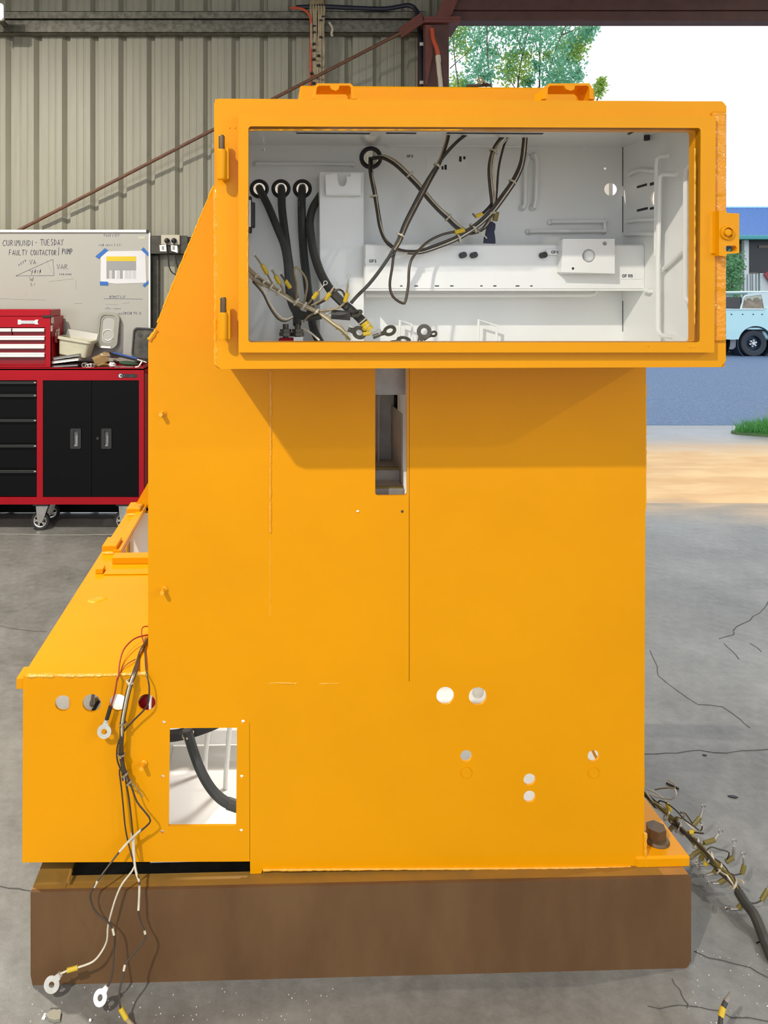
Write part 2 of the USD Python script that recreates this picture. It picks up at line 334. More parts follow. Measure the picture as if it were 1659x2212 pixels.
for pts, w in (([(1392, 1629), (1440, 1627), (1480, 1624), (1512, 1621), (1570, 1627), (1600, 1622), (1659, 1619)], .0028),
               ([(1553, 1380), (1585, 1371), (1584, 1362), (1605, 1347), (1640, 1325), (1659, 1300)], .0045),
               ([(1404, 1405), (1420, 1440), (1422, 1460), (1440, 1475), (1470, 1497), (1508, 1522), (1560, 1527), (1600, 1555), (1620, 1572)], .0026),
               ([(1564, 1390), (1580, 1405), (1596, 1424)], .003), ([(1620, 1390), (1645, 1408)], .003),
               ([(1400, 2174), (1445, 2175), (1490, 2174), (1530, 2181), (1580, 2199), (1659, 2207)], .0022),
               ([(1452, 2115), (1470, 2140), (1478, 2160), (1484, 2178)], .0013), ([(0, 1915), (40, 1920), (66, 1925)], .003),
               ([(0, 1352), (40, 1360), (100, 1365)], .004), ([(1500, 2055), (1560, 2075), (1620, 2090), (1659, 2112)], .002)):  # the last line is the shadow of the trailing cable, painted as a streak
    crack(floor, pts, w, mat_='crack_and_shadow')
crack(floor, [(0, 1153), (100, 1156), (250, 1154)], .008, mat_='crack_pale', name='slab_joint')

wall = thing('wall_back', 'olive-grey ribbed steel cladding of the back shed wall', None, kind='structure')
def sheet(x0, nrib, z0, z1, pitch=0.18):
    a = []
    for k in range(nrib):
        b = x0 + k * pitch
        for q, d in ((0, 0), (.038, 0), (.041, .0022), (.047, .0022), (.050, 0), (.082, 0), (.085, .0022), (.091, .0022), (.094, 0), (.126, 0), (.152, .032), (.171, .032)): a.append((b + q, YW + d))
    a.append((x0 + nrib * pitch, YW))
    return MB().xy(Polygon(a + [(x, y + .0012) for x, y in a[::-1]]), z0, z1)
X0 = wx(30) - 0.18 * 19
for k in range(8):
    last = k == 7
    part(wall, 'cladding_sheet', sheet(X0 + k * .72, 4, {4: .002, 5: .005}.get(k, 0.0), 4.3), 'cladding', smooth=False)
part(wall, "cladding_sheet", sheet(X0 + 8 * .72, 2, 0.0, 4.3), "cladding", smooth=False)
part(wall, 'cladding_sheet', MB().box(.945, 5.3, YW + .02, YW + .045, 3.16, 4.3), 'cladding', smooth=False)
for k in range(4): part(wall, 'cladding_sheet', sheet(5.3 + k * .72, 4, 0.03, 4.3), 'cladding', smooth=False)
struct('wall_left', MB().box(-5.1, -5.0, YF, 5.0, 0, 4.3), 'cladding_out')
struct('wall_right', MB().box(8.0, 8.1, YF, 5.0, 0, 4.3), 'cladding_out')
struct('wall_front', MB().box(-5, 8, YF - .1, YF, 3.75, 4.3).box(-5, -4.8, YF - .1, YF, 0, 3.75).box(7.8, 8, YF - .1, YF, 0, 3.75), 'cladding_out', 'unseen shed front behind the viewer, opened between two posts to let fill light in')
struct('yard', MB().box(-40, 45, -40, -5.06, -.2, -.005), 'yard_concrete', 'pale concrete yard in front of the open shed')  # unseen ground; its pale colour is there to bounce low light
struct('ceiling', MB().box(-5.1, 8.1, YF, 5.0, 4.3, 4.4), 'roof_in')
# galvanised girts: C sections, web to the sheet, lips towards the room
def girt(name, zt, zb, xa, xb, m, label):
    t, h = .0025, zt - zb; y1, y0 = YW - .002, YW - .082
    g = MB().box(xa, xb, y1 - t, y1, zb, zt).box(xa, xb, y0, y1, zt - t, zt).box(xa, xb, y0, y1, zb, zb + t)
    g.box(xa, xb, y0, y0 + t, zt - .34 * h, zt).box(xa, xb, y0, y0 + t, zb, zb + .37 * h).box(xa, xb, y0 + .03, y0 + .033, zb + .36 * h, zt - .33 * h)
    return struct(name, g, m, label)
YG = YW - .082
girt('trim_1', wz(24, YG), wz(70, YG), -4.99, wx(914), 'galv', 'upper galvanised wall girt with two lips')
girt('trim_2', wz(512, YG), wz(549, YG), -4.99, wx(905), 'galv_dark', 'dark middle wall girt behind the whiteboard')
struct('trim_3', MB().box(wx(328), wx(345), YW - .05, YW - .001, 0, wz(552)), 'galv_dark', 'narrow dark steel stud below the middle girt')
struct('shade_trim_7', MB().box(-4.99, wx(330), YW - .035, YW - .002, .014, .085), 'black_powder', 'dark strip along the wall foot standing in for shade under the tool cabinet')  # added black strip, painting in the shade beneath the tool cabinet
# red portal frame
YC = 4.62
col = thing('trim_4', 'red-oxide steel column at the edge of the doorway', None, kind='structure')
xl, xm, xr = wx(915, YC), wx(936, YC), wx(970, YC)
part(col, 'flange', MB().box(xl, xr, YC, YC + .012, 0.012, wz(53, YC), .002), 'primer_brown')
part(col, 'web', MB().box((xl + xr) / 2 - .004, (xl + xr) / 2 + .004, YC + .012, YC + .21, 0.012, wz(53, YC)), 'primer_brown')
part(col, 'flange', MB().box(xl, xr, YC + .21, YC + .222, 0.012, wz(53, YC), .002), 'primer_brown')
part(col, 'base_plate', MB().box(xl - .03, xr + .03, YC - .03, YC + .25, 0, .012), 'primer_brown')
part(col, 'stiffener', MB().xz(Polygon([(wx(918, YC), wz(55, YC)), (wx(932, YC), wz(55, YC)), (wx(934, YC), wz(120, YC)), (wx(922, YC), wz(185, YC)), (wx(918, YC), wz(185, YC))]), YC - .012, YC - .002), 'primer_red')
part(col, 'cap_plate', MB().box(wx(914, YC), wx(992, YC), YC - .03, YC + .235, wz(52, YC), wz(46, YC)).box(wx(914, YC), wx(992, YC), YC - .03, YC + .235, wz(45.5, YC), wz(39, YC)), 'primer_red')
part(col, 'knee_brace', MB().xz(Polygon([(wx(940, YC), wz(39, YC)), (wx(973, YC), wz(37, YC)), (wx(1005, YC), wz(-40, YC)), (wx(975, YC), wz(-40, YC))]), YC - .02, YC + .03), 'primer_red')
hd = thing('trim_5', 'red-brown steel header beam over the wide doorway', None, kind='structure')
YH = 4.66
part(hd, 'lower_channel', MB().box(wx(975, YH), 5.32, YH, YH + .10, wz(44, YH), wz(23.5, YH), .003), 'primer_brown')
part(hd, 'upper_channel', MB().box(wx(975, YH), 5.32, YH - .012, YH + .12, wz(23, YH), 3.42, .004), 'primer_brown')
struct('trim_6', MB().box(5.25, 5.45, YC, YC + .22, 0, 4.3), 'primer_brown', 'steel column at the far side of the doorway')

# ---------------------------------------------------------------- things fixed to the wall
rod = thing('brace_rod', 'thin rusty diagonal bracing rod rising across the wall to a red fork plate', 'brace', W(50, 493, 4.86))
ra, rb, rc = W(20, 508, 4.85), W(866, 71, 4.70), W(913, 38, 4.60)
part(rod, 'rod', MB().cyl(ra, rb, .0105, 10), 'rod_rust')
part(rod, 'fork_plate', MB().beam(rb - (rc - rb) * .03, rc, .012, .068, .003), 'primer_red')
bund = thing('cable_bundle', 'bundle of tan twin cables strapped with black ties hanging down the wall', 'cables', W(685, 100, 4.8))
for k in range(6):
    xx = 673.5 + k * 4.9
    part(bund, 'cable', MB().tube([W(xx + rng.uniform(-2, 2) + (k - 2.5) * 1.2, -25, 4.835), W(xx - 1, 5, 4.80), W(xx + (k - 2.5), 17, 4.775), W(xx + rng.uniform(-1.5, 1.5), 60, 4.78), W(xx + rng.uniform(-1.5, 1.5), 120, 4.80), W(xx + rng.uniform(-1, 1), 205, 4.82), W(xx, 300, 4.83)], .0062, 6, step=.06, squash=1.3), 'twin_cable')
for k in range(13):
    xx, yy = 673 + rng.randrange(6) * 4.9, 34 + k * 12 + rng.uniform(-4, 4)
    part(bund, 'cable_tie', MB().box(wx(xx - 3, 4.78), wx(xx + 4, 4.78), 4.765, 4.80, wz(yy + 1.6, 4.78), wz(yy - 1.2, 4.78)), 'tie_black', smooth=False)
oc = single('orange_conduit_cable', MB().tube([W(628, 17, 4.80), W(648, 18, 4.78), W(664, 26, 4.775), W(671.5, 42, 4.775), W(672, 70, 4.79), W(671.5, 130, 4.80), W(671, 205, 4.81), W(671, 300, 4.82)], .0085, 8, step=.05), 'orange_conduit', 'orange cable curving off the girt and down beside the tan bundle', 'cable')
single('black_cable', MB().tube([W(640, 16, 4.80), W(690, 14, 4.79), W(760, 17, 4.79), W(830, 19, 4.79), W(868, 13, 4.79), W(886, 12, 4.78), W(900, 24, 4.76), W(905, 55, 4.74), W(909, 90, 4.72), W(910.5, 140, 4.70), W(911, 205, 4.70), W(911, 330, 4.70)], .0145, 8, step=.05), 'dark_blue_cable', 'thick dark cable running along the girt and down beside the red column', 'cable')
for yy in (95.5, 178.5):
    c = thing('pipe_clip', 'small bright clip on the dark cable by the red column, ' + ('upper one' if yy < 100 else 'just above the yellow box'), 'clip', W(910, yy, 4.70))
    part(c, 'band', MB().box(wx(906.5, 4.68), wx(915, 4.68), 4.672, 4.684, wz(yy + 3.6, 4.68), wz(yy - 3.6, 4.68), .002), 'alu')
    part(c, 'screw', MB().cyl(W(915, yy, 4.678), W(920, yy - 1, 4.678), .004, 8), 'bare_steel')
cd = thing('conduit', 'white conduit pipe with an orange flexible top end on the red column', 'conduit', W(945, 150, 4.55))
part(cd, 'flexible_end', MB().tube([W(933, 62, 4.585), W(936, 85, 4.575), W(943, 103, 4.565), W(946.5, 122, 4.56)], .0125, 10, step=.03), 'orange_conduit')
part(cd, 'pipe', MB().cyl(W(946, 120, 4.56), W(947, 134, 4.56), .0155, 14).tube([W(946.6, 132, 4.56), W(949, 160, 4.56), W(952, 190, 4.56), W(955, 300, 4.57)], .0138, 12, step=.1), 'pvc')
hk = single('wall_hook', MB().tube([W(711, 49, 4.80), W(716, 56, 4.79), W(718.5, 64, 4.785), W(716, 72, 4.79), W(718, 78, 4.80)], .008, 8, step=.02), 'pvc', 'short bent pale hook on the girt right of the tan cable bundle', 'hook')

# whiteboard
YB = 4.80
wb = thing('whiteboard', 'whiteboard with blue handwriting and an angle diagram on the wall', 'whiteboard', W(160, 640, YB))
bx0, bx1, bz0, bz1 = wx(-420, YB), wx(323.5, YB), wz(781, YB), wz(500, YB)
part(wb, 'board', MB().box(bx0, bx1, YB, YB + .014, bz0, bz1), 'whiteboard')
part(wb, 'top_rail', MB().box(bx0, wx(317, YB), YB - .014, YB + .014, wz(502.5, YB), wz(496.5, YB), .002), 'alu')
part(wb, 'side_rail', MB().box(wx(321.5, YB), wx(325, YB), YB - .008, YB + .014, bz0, wz(503, YB), .001), 'alu')
part(wb, 'corner_cap', MB().box(wx(316.5, YB), wx(321, YB), YB - .016, YB + .012, wz(503, YB), wz(497, YB), .002), 'black_plastic')
part(wb, 'masking_tape', MB().box(wx(299, YB), wx(313, YB), YB - .001, YB, wz(516.5, YB), wz(510, YB)), 'tub_plastic', smooth=False)
GL = {'A': [(0, 0, .4, 1, .8, 0), (.15, .35, .65, .35)], 'C': [(.8, .85, .5, 1, .15, .8, .05, .45, .2, .1, .5, 0, .8, .12)], 'U': [(0, 1, .05, .2, .4, 0, .7, .2, .75, 1)],
      'R': [(0, 0, .05, 1), (.05, 1, .6, .9, .6, .6, .05, .5, .75, 0)], 'I': [(.15, 0, .15, 1)], 'M': [(0, 0, .1, 1, .4, .4, .7, 1, .8, 0)], 'N': [(0, 0, .05, 1, .65, 0, .7, 1)], 'D': [(0, 0, .05, 1), (.05, 1, .6, .8, .65, .3, .0, 0)],
      'T': [(.35, 0, .4, 1), (-.05, .95, .85, 1)], 'E': [(.65, 1, .05, .95, 0, .02, .65, 0), (.02, .5, .5, .52)], 'S': [(.65, .9, .3, 1, .1, .75, .55, .4, .45, .05, .0, .08)], 'Y': [(0, 1, .35, .5, .75, 1), (.35, .5, .3, 0)],
      'F': [(0, 0, .05, 1, .65, 1), (.02, .5, .5, .52)], 'L': [(.05, 1, 0, 0, .6, .02)], 'O': [(.35, 1, .05, .7, .1, .2, .4, 0, .7, .3, .65, .8, .35, 1)], 'P': [(0, 0, .05, 1), (.05, 1, .6, .9, .55, .55, .02, .45)],
      'V': [(0, 1, .35, 0, .75, 1)], 'W': [(0, 1, .2, 0, .4, .7, .6, 0, .85, 1)], '-': [(.1, .45, .5, .5)], '.': [(.2, .4, .35, .45)], '/': [(.25, -.25, .35, 1.25)], 'B': [(0, 0, .05, 1), (.05, 1, .5, .9, .45, .6, .05, .5, .6, .4, .55, .05, 0, 0)],
      'H': [(0, 0, 0, 1), (0, .5, .6, .5), (.6, 0, .6, 1)], 'K': [(0, 0, .05, 1), (.6, 1, .05, .45, .65, 0)], 'o': [(.3, .6, .05, .3, .3, 0, .55, .3, .3, .6), (.0, -.2, .6, .9)], 'c': [(.5, .5, .2, .6, .05, .3, .2, 0, .5, .08)], 's': [(.45, .55, .15, .5, .4, .25, .05, 0)], 'x': [(.0, .6, .5, 0), (.5, .6, 0, 0)]}
def scribble(mb, text, x, y, h, w, r=.0022, slant=0.0, Y=YB, rise=0.0):
    """Handwriting in pixels of the board: x, y of the first foot, h cap height, w advance."""
    for ch in text:
        for st in GL.get(ch, []):
            q = np.array(st).reshape(-1, 2); jit = np.array([[rng.uniform(-.05, .05), rng.uniform(-.05, .05)] for _ in q]); q = q + jit
            mb.tube([W(x + (a + slant * b) * w * .9, y - b * h, Y - .0008) for a, b in q], r, 4, smooth=False, squash=.5)
        x += w * (0.55 if ch in ' I.' else 1.0); y += rise
    return mb
for q in (('CURIMUNDI', 6, 531, 12, 8.3), ('- TUESDAY', 76, 530, 13, 7.4), ('FAULTY', 20, 551, 11, 6.9), ('CONTACTOR', 66, 551, 11, 6.4), ('/ PUMP', 125, 549, 12, 6.0)): part(wb, 'handwriting', scribble(MB(), *q, r=.0028), 'ink_dark', smooth=False, kind='stuff')
m = MB(); scribble(m, 'VA', 64, 571, 10, 8); scribble(m, 'coso', 69, 589, 9, 5.5); scribble(m, 'VAR', 123, 581, 10, 8.5); scribble(m, 'W', 64, 607, 8, 11); scribble(m, 'L-', 67, 617, 6, 6)
for ln in ([(34, 596), (114, 560)], [(114, 560), (117, 595)], [(34, 596), (117, 595)], [(62, 583), (69, 588), (68, 594)]): m.tube([W(a, b, YB - .0008) for a, b in ln], .0016, 4, smooth=False, squash=.5)
part(wb, 'angle_diagram', m, 'ink_dark', smooth=False)
m = MB(); scribble(m, 'sccx', 40, 574, 7, 4.6, r=.0022, rise=-3.0); scribble(m, 'scxscxc', 128, 594, 5, 4.0, r=.002)
scribble(m, 'TASK LIST', 224, 511, 5, 4.3, r=.0014); scribble(m, 'sco cxcs L LI.', 213, 531, 5, 4.2, r=.0016); scribble(m, 'BCHCT LIS', 237, 644, 5.5, 4.3, r=.0016); scribble(m, 'cTcs ccxcs', 228, 668, 4, 3.6, r=.0013); scribble(m, 'cx/BCSB TCXU', 257, 679, 5, 4.2, r=.0016)
m.tube([W(224, 645.5, YB - .0008), W(308, 646, YB - .0008)], .0014, 4, smooth=False, squash=.5)
part(wb, 'note_writing', m, 'ink_blue', smooth=False, kind='stuff')
m = MB()
for ln in ([(228, 657), (254, 658)], [(262, 656), (280, 653)], [(0, 645), (100, 648)], [(106, 608), (160, 602)], [(164, 605), (164, 625)], [(55, 632), (56, 640)], [(100, 560), (112, 588)], [(160, 655), (178, 655)]): m.tube([W(a, b, YB - .0006) for a, b in ln], .0012, 4, smooth=False, squash=.4)
part(wb, 'wiped_marks', m, 'ink_faint', smooth=False, kind='stuff')
ns = thing('taped_notice', 'white printed table sheet taped with blue tape on the whiteboard', 'notice', W(266, 578, YB - .002))
Yn = YB - .0025
part(ns, 'sheet', MB().xz(Polygon([(wx(218, Yn), wz(543, Yn)), (wx(314, Yn), wz(541.5, Yn)), (wx(316, Yn), wz(611, Yn)), (wx(250, Yn), wz(613, Yn)), (wx(217, Yn), wz(609, Yn))]), Yn, YB - .0008), 'paper', smooth=False)
def nb(x0, x1, y0, y1, m_, name): part(ns, name, MB().box(wx(x0, Yn), wx(x1, Yn), Yn - .0006, Yn, wz(y1, Yn), wz(y0, Yn)), m_, smooth=False)
nb(230, 294, 554, 564, 'print_yellow', 'table_heading'); nb(230, 294, 564, 584, 'print_grey', 'table_print')
for a, b, m_ in ((230, 236, 'print_grey'), (236, 242, 'print_pale'), (242, 248, 'print_grey'), (252, 258, 'print_pale'), (259, 265, 'print_grey'), (270, 277, 'print_pale'), (278, 284, 'print_pale'), (286, 294, 'print_pale')): nb(a, b, 584.2, 602, m_, 'table_column')
for q in ([(206, 554), (213, 559), (234, 541), (227, 536)], [(305, 540), (310, 534), (324, 550), (324, 557)], [(216, 608), (233, 608.5), (233.5, 616.5), (216, 616)], [(308, 616), (323, 604), (324, 609), (312, 620.5)]):
    part(ns, 'tape', MB().xz(Polygon([(wx(a, Yn), wz(b, Yn)) for a, b in q]), Yn - .0014, Yn - .0006), 'tape_blue', smooth=False)

# power outlet with two plugs
YO = 4.80
po = thing('power_outlet', 'double power outlet plate on a bracket beside the whiteboard', 'outlet', W(368, 518, YO))
part(po, 'mounting_board', MB().box(wx(326, YO), wx(405, YO), YO + .0005, YO + .012, wz(548, YO), wz(509, YO)), 'galv_dark')
part(po, 'face_plate', MB().box(wx(348.5, YO), wx(389, YO), YO - .014, YO, wz(529.5, YO), wz(507.5, YO), .004), 'pvc')
for k, xx in enumerate((361, 376)):
    p = thing('power_plug', ('left' if k == 0 else 'right') + ' black round plug in the double outlet, with a tag on its cord', 'plug', W(xx, 520, YO - .02))
    part(p, 'plug_body', MB().revolve([(0, .0), (.017, 0), (.0165, .012), (.012, .022), (.006, .032), (0, .034)], W(xx, 520, YO - .0145), (0, -1, 0), 16), 'black_plastic')
    dx = 0 if k == 0 else 3
    part(p, 'cord', MB().tube([W(xx, 520, YO - .045), W(xx, 528, YO - .05), W(xx + 2, 545, YO - .03), W(xx + 4 + dx, 575, YO - .02), W(xx + 12 + dx, 590, YO - .02), W(xx + 26, 600, YO - .03), W(xx + 40, 640, YO - .03)], .0042, 6, step=.05), 'rubber')
    part(p, 'tag', MB().xz(Polygon([(wx(xx - 13 + dx * 3, YO), wz(531, YO)), (wx(xx + 1 + dx * 3, YO), wz(530 + dx * .7, YO)), (wx(xx + 2 + dx * 3, YO), wz(544.5 + dx, YO)), (wx(xx - 12 + dx * 3, YO), wz(544 - dx * .3, YO))]), YO - .062, YO - .060), 'label_white')
    part(p, 'tag_print', MB().box(wx(xx - 8 + dx * 2.6, YO), wx(xx - 3 + dx * 2.6, YO), YO - .0628, YO - .0619, wz(541, YO), wz(533, YO)), 'print_grey')

# lamps: one flood lamp in the corner of the view, four fittings under the roof
def fitting(loc, power, label, size=.11, aim=None):
    t = thing('ceiling_lamp', label, 'lamp', loc)
    x, y, z = loc
    part(t, 'housing', MB().revolve([(0, .10), (.05, .10), (.07, .06), (.10, .0), (.095, 0), (.065, .055), (0, .06)], (x, y, z + .01), seg=28), 'lamp_body')
    part(t, 'stem', MB().cyl((x, y, z + .10), (x, y, 4.3), .012, 10), 'lamp_body')
    part(t, 'lens', MB().revolve([(0, 0), (size * .5, 0), (size * .5, .004), (0, .004)], (x, y, z + .012), seg=24), 'lens')
    l = UsdLux.DiskLight.Define(stage, t.path + '/lamp_light'); l.CreateRadiusAttr(size / 2); l.CreateIntensityAttr(power / (math.pi * size * size / 4)); l.CreateColorAttr(Gf.Vec3f(*WARM))
    l.AddTranslateOp().Set((0, 0, .004))
fitting((-1.735, -1.41, 3.75), LAMP_A, 'round lamp hanging from the roof above and left of the camera')
fitting((4.18, -1.16, 3.23), LAMP_B, 'round lamp hanging from the roof far right of the camera')
fitting((-2.05, 2.6, 3.35), LAMP_D, 'round lamp hanging from the roof left of the yellow machine')
fitting((4.9, 2.3, 3.35), LAMP_E, 'round lamp hanging from the roof right of the yellow machine')

fl = thing('flood_lamp', 'small bright flood lamp at the top left corner by the girt', 'lamp', W(-17, 22, 4.55))
c = W(-17, 22, 4.55)
part(fl, 'housing', MB().box(c[0] - .06, c[0] + .06, c[1] + .012, c[1] + .05, c[2] - .05, c[2] + .05, .01), 'alu')
part(fl, 'lens', MB().box(c[0] - .052, c[0] + .052, c[1] + .004, c[1] + .0118, c[2] - .042, c[2] + .042, .002), 'lens_flood')
part(fl, 'bracket', MB().box(c[0] - .03, c[0], c[1] + .061, YW - .084, c[2] - .01, c[2] + .01), 'galv')
# ================================================================ outside
def road_z(Y): return -0.02 - 0.165 * np.clip((Y - 8.3) / 11.7, 0, 1)
def slab(rows, th=.12):
    """rows: list of (Y, x0, x1, z) front to back -> a solid strip of ground."""
    v, f = [], []
    for (Y, a, b, z) in rows: v += [(a, Y, z), (b, Y, z), (a, Y, z - th), (b, Y, z - th)]
    for i in range(len(rows) - 1):
        o, n = 4 * i, 4 * i + 4
        f += [(o, o + 1, n + 1, n), (o + 2, n + 2, n + 3, o + 3), (o, n, n + 2, o + 2), (o + 1, o + 3, n + 3, n + 1)]
    n = 4 * (len(rows) - 1); f += [(0, 2, 3, 1), (n, n + 1, n + 3, n + 2)]
    f = np.array(f); f = np.vstack([f[:, [0, 1, 2]], f[:, [0, 2, 3]]]); return trimesh.Trimesh(np.array(v), f, process=False)
concrete('apron_concrete', (0.25, 0.25, 0.25), (0.36, 0.357, 0.35), (0.66, 0.34, 0.08), (0.80, 0.50, 0.18), (5.85, 6.75, 6.9, 8.0))
struct('driveway', slab([(5.142, -9, 12, -.004), (6.5, -9, 12, 0), (7.76, -9, 12, 0)]), 'apron_concrete', 'orange-stained concrete apron outside the doorway', smooth=False)
struct('crossover', slab([(7.772, -9, 12, -.004), (8.35, -9, 12, -.022)]), 'kerb_concrete', 'pale concrete strip between apron and road', smooth=False)
struct('road', slab([(8.352, -30, 40, -.02)] + [(Y, -30, 40, float(road_z(Y))) for Y in (10, 13, 16, 20, 22)]), 'asphalt', 'blue-grey asphalt street', smooth=False)
struct('lawn', slab([(22.01, -40, 60, -.15), (70, -40, 60, -.1)]), 'grass_soil', 'green ground beyond the street', smooth=False)
def blades(spots, hmin, hmax, w, bend, seg=2):
    v, f = [], []
    for (x, y, z) in spots:
        h, a = rng.uniform(hmin, hmax), rng.uniform(0, 6.28); dx, dy = math.cos(a), math.sin(a); lx, ly = rng.gauss(0, bend), rng.gauss(0, bend); o = len(v)
        for k in range(seg + 1):
            t = k / seg; ww = w * (1 - t) * .5 + .0004; c = (x + lx * t * t * h, y + ly * t * t * h, z + h * t)
            v += [(c[0] - dx * ww, c[1] - dy * ww, c[2]), (c[0] + dx * ww, c[1] + dy * ww, c[2])]
            if k: q = o + 2 * k; f += [(q - 2, q - 1, q + 1), (q - 2, q + 1, q)]
    return trimesh.Trimesh(np.array(v), np.array(f), process=False)
# grass verge creeping over the corner of the apron
vp = [(4.55, 7.72), (4.75, 7.60), (5.2, 7.50), (6.2, 7.42), (8.2, 7.4), (8.2, 8.35), (6.5, 8.32), (5.6, 8.25), (5.0, 8.05)]
vpoly = Polygon(vp).buffer(.08)
mm = MB().xy(vpoly, -.02, .02).get()
struct('verge', mm, 'grass_soil', 'low mound of soil under the roadside grass')
sp = []
while len(sp) < 9000:
    x, y = rng.uniform(4.4, 7.2), rng.uniform(7.35, 8.4)
    if vpoly.contains(Point(x, y)) and rng.random() < .35 + .65 * min(1, vpoly.exterior.distance(Point(x, y)) / .15): sp.append((x, y, .015))
single('verge_grass', blades(sp, .05, .13, .012, .5), 'grass_blade', 'bright green grass verge at the edge of the street', 'grass', kind='stuff', smooth=False)
single('seed_grass', blades([(rng.uniform(5.0, 7.0), rng.uniform(8.05, 8.3), .015) for _ in range(160)], .14, .27, .007, .35, 3), 'grass_dry', 'sparse pale seed stalks standing out of the green verge', 'grass', kind='stuff', smooth=False)

# ---- the parked utility truck, seen side on, nose to the right
YU = 20.0
def ux(x): return (x - CX) / F * YU
def uz(y): return CAMZ - (y - CY) / F * YU
ute = thing('utility_truck', 'pale aqua utility truck parked across the street', 'truck', (ux(1660), YU + .9, uz(770)))
wcx, wcz, wr = ux(1632.5), uz(742), 29.5 / F * YU
arch = Point(wcx, wcz).buffer(wr * 1.28, quad_segs=12)
front = wcx + 2.95
side = Polygon([(ux(1538), uz(668)), (ux(1655), uz(668.5)), (ux(1655), uz(666)), (ux(1850), uz(672)), (front + .62, uz(690)), (front + .66, uz(735)), (ux(1700), uz(742)), (ux(1595), uz(733)), (ux(1584), uz(734)), (ux(1538), uz(731))]).difference(arch).difference(Point(front, wcz).buffer(wr * 1.25))
part(ute, 'tub_side', MB().xz(side, YU, YU + .05), 'ute_blue', smooth=25)
part(ute, 'tub_side', MB().xz(side, YU + 1.75, YU + 1.80), 'ute_blue', smooth=25)
part(ute, 'tub_floor', MB().box(ux(1538), ux(1652), YU + .05, YU + 1.75, uz(712), uz(708)).box(ux(1538), ux(1541), YU + .05, YU + 1.75, uz(708), uz(668)), 'ute_blue')
part(ute, 'tub_rail', MB().box(ux(1536), ux(1652), YU - .02, YU + .05, uz(669.5), uz(667.2), .008), 'ute_roof')
for xx in (1580, 1604, 1627, 1646): part(ute, 'tie_down_button', MB().cyl((ux(xx), YU - .012, uz(679)), (ux(xx), YU + .01, uz(679)), .016, 10), 'rim_dark')
cabp = Polygon([(ux(1604), uz(667.5)), (ux(1611), uz(641)), (ux(1622), uz(634)), (ux(1650), uz(629.5)), (ux(1740), uz(629)), (ux(1790), uz(668))])
win = Polygon([(ux(1605.5), uz(666)), (ux(1612), uz(641)), (ux(1648), uz(636.5)), (ux(1654), uz(666.5))])
for ya, yb in ((YU + .06, YU + .12), (YU + 1.66, YU + 1.72)): part(ute, 'cab_side', MB().xz(cabp.difference(win).difference(Polygon([(ux(1664), uz(665)), (ux(1664), uz(636)), (ux(1735), uz(636)), (ux(1778), uz(665))])), ya, yb), 'ute_roof', smooth=25)
part(ute, 'roof', MB().box(ux(1620), ux(1742), YU + .05, YU + 1.74, uz(634), uz(628.5), .06), 'ute_roof')
part(ute, 'quarter_window', MB().xz(win, YU + .08, YU + .10), 'dusty_glass', label='dusty brown quarter window')
part(ute, 'window_fringe', MB().xz(Polygon([(ux(1611), uz(646)), (ux(1612), uz(641)), (ux(1648), uz(637.5)), (ux(1650), uz(645)), (ux(1645), uz(648)), (ux(1640), uz(643)), (ux(1633), uz(644)), (ux(1628), uz(650)), (ux(1624), uz(645)), (ux(1617), uz(645)), (ux(1613), uz(651))]), YU + .066, YU + .078), 'tub_plastic', smooth=False)
part(ute, 'cab_body', MB().box(ux(1655), front + .6, YU + .1, YU + 1.7, uz(735), uz(672), .05), 'ute_blue')
part(ute, 'bonnet', MB().box(ux(1785), front + .62, YU + .06, YU + 1.74, uz(690), uz(668), .05), 'ute_blue')
part(ute, 'windscreen', MB().beam((ux(1743), YU + .9, uz(633)), (ux(1792), YU + .9, uz(667)), 1.55, .02), 'dusty_glass')
part(ute, 'rear_screen', MB().box(ux(1606), ux(1608), YU + .12, YU + 1.66, uz(667), uz(642)), 'pane')
part(ute, 'chassis', MB().box(ux(1545), front + .5, YU + .35, YU + 1.45, uz(752), uz(730)), 'black')
part(ute, 'arch_liner', MB().xz(arch.difference(Point(wcx, wcz).buffer(wr * 1.2)), YU + .04, YU + .5), 'rim_dark')
part(ute, 'mud_flap', MB().xz(Polygon([(ux(1583), uz(734)), (ux(1590), uz(720)), (ux(1596), uz(720)), (ux(1593), uz(750)), (ux(1587), uz(755)), (ux(1580), uz(755)), (ux(1582), uz(748))]), YU + .08, YU + .12), 'flap_grey')
for k, (xx, yy) in enumerate(((wcx, YU + .09), (front, YU + .09), (wcx, YU + 1.48), (front, YU + 1.48))):
    w = part(ute, 'wheel', MB().revolve([(wr * .56, 0.0), (wr * .66, -.02), (wr * .93, -.015), (wr, .03), (wr, .19), (wr * .93, .225), (wr * .56, .22), (wr * .56, 0)], (xx, yy, wcz), (0, 1, 0), 36), 'tyre')
    part(w, 'rim', MB().revolve([(0, .05), (wr * .22, .05), (wr * .30, .09), (wr * .5, .09), (wr * .55, .0), (wr * .58, 0), (wr * .58, .2), (0, .2)], (xx, yy, wcz), (0, 1, 0), 24), 'rim_dark')
    h = MB().cyl((xx, yy - .01, wcz), (xx, yy + .06, wcz), wr * .13, 12)
    for j in range(6): a = j * math.pi / 3 + .3; h.cyl((xx + wr * .22 * math.cos(a), yy + .01, wcz + wr * .22 * math.sin(a)), (xx + wr * .22 * math.cos(a), yy + .06, wcz + wr * .22 * math.sin(a)), wr * .065, 8)
    part(w, 'hub', h, 'alu')
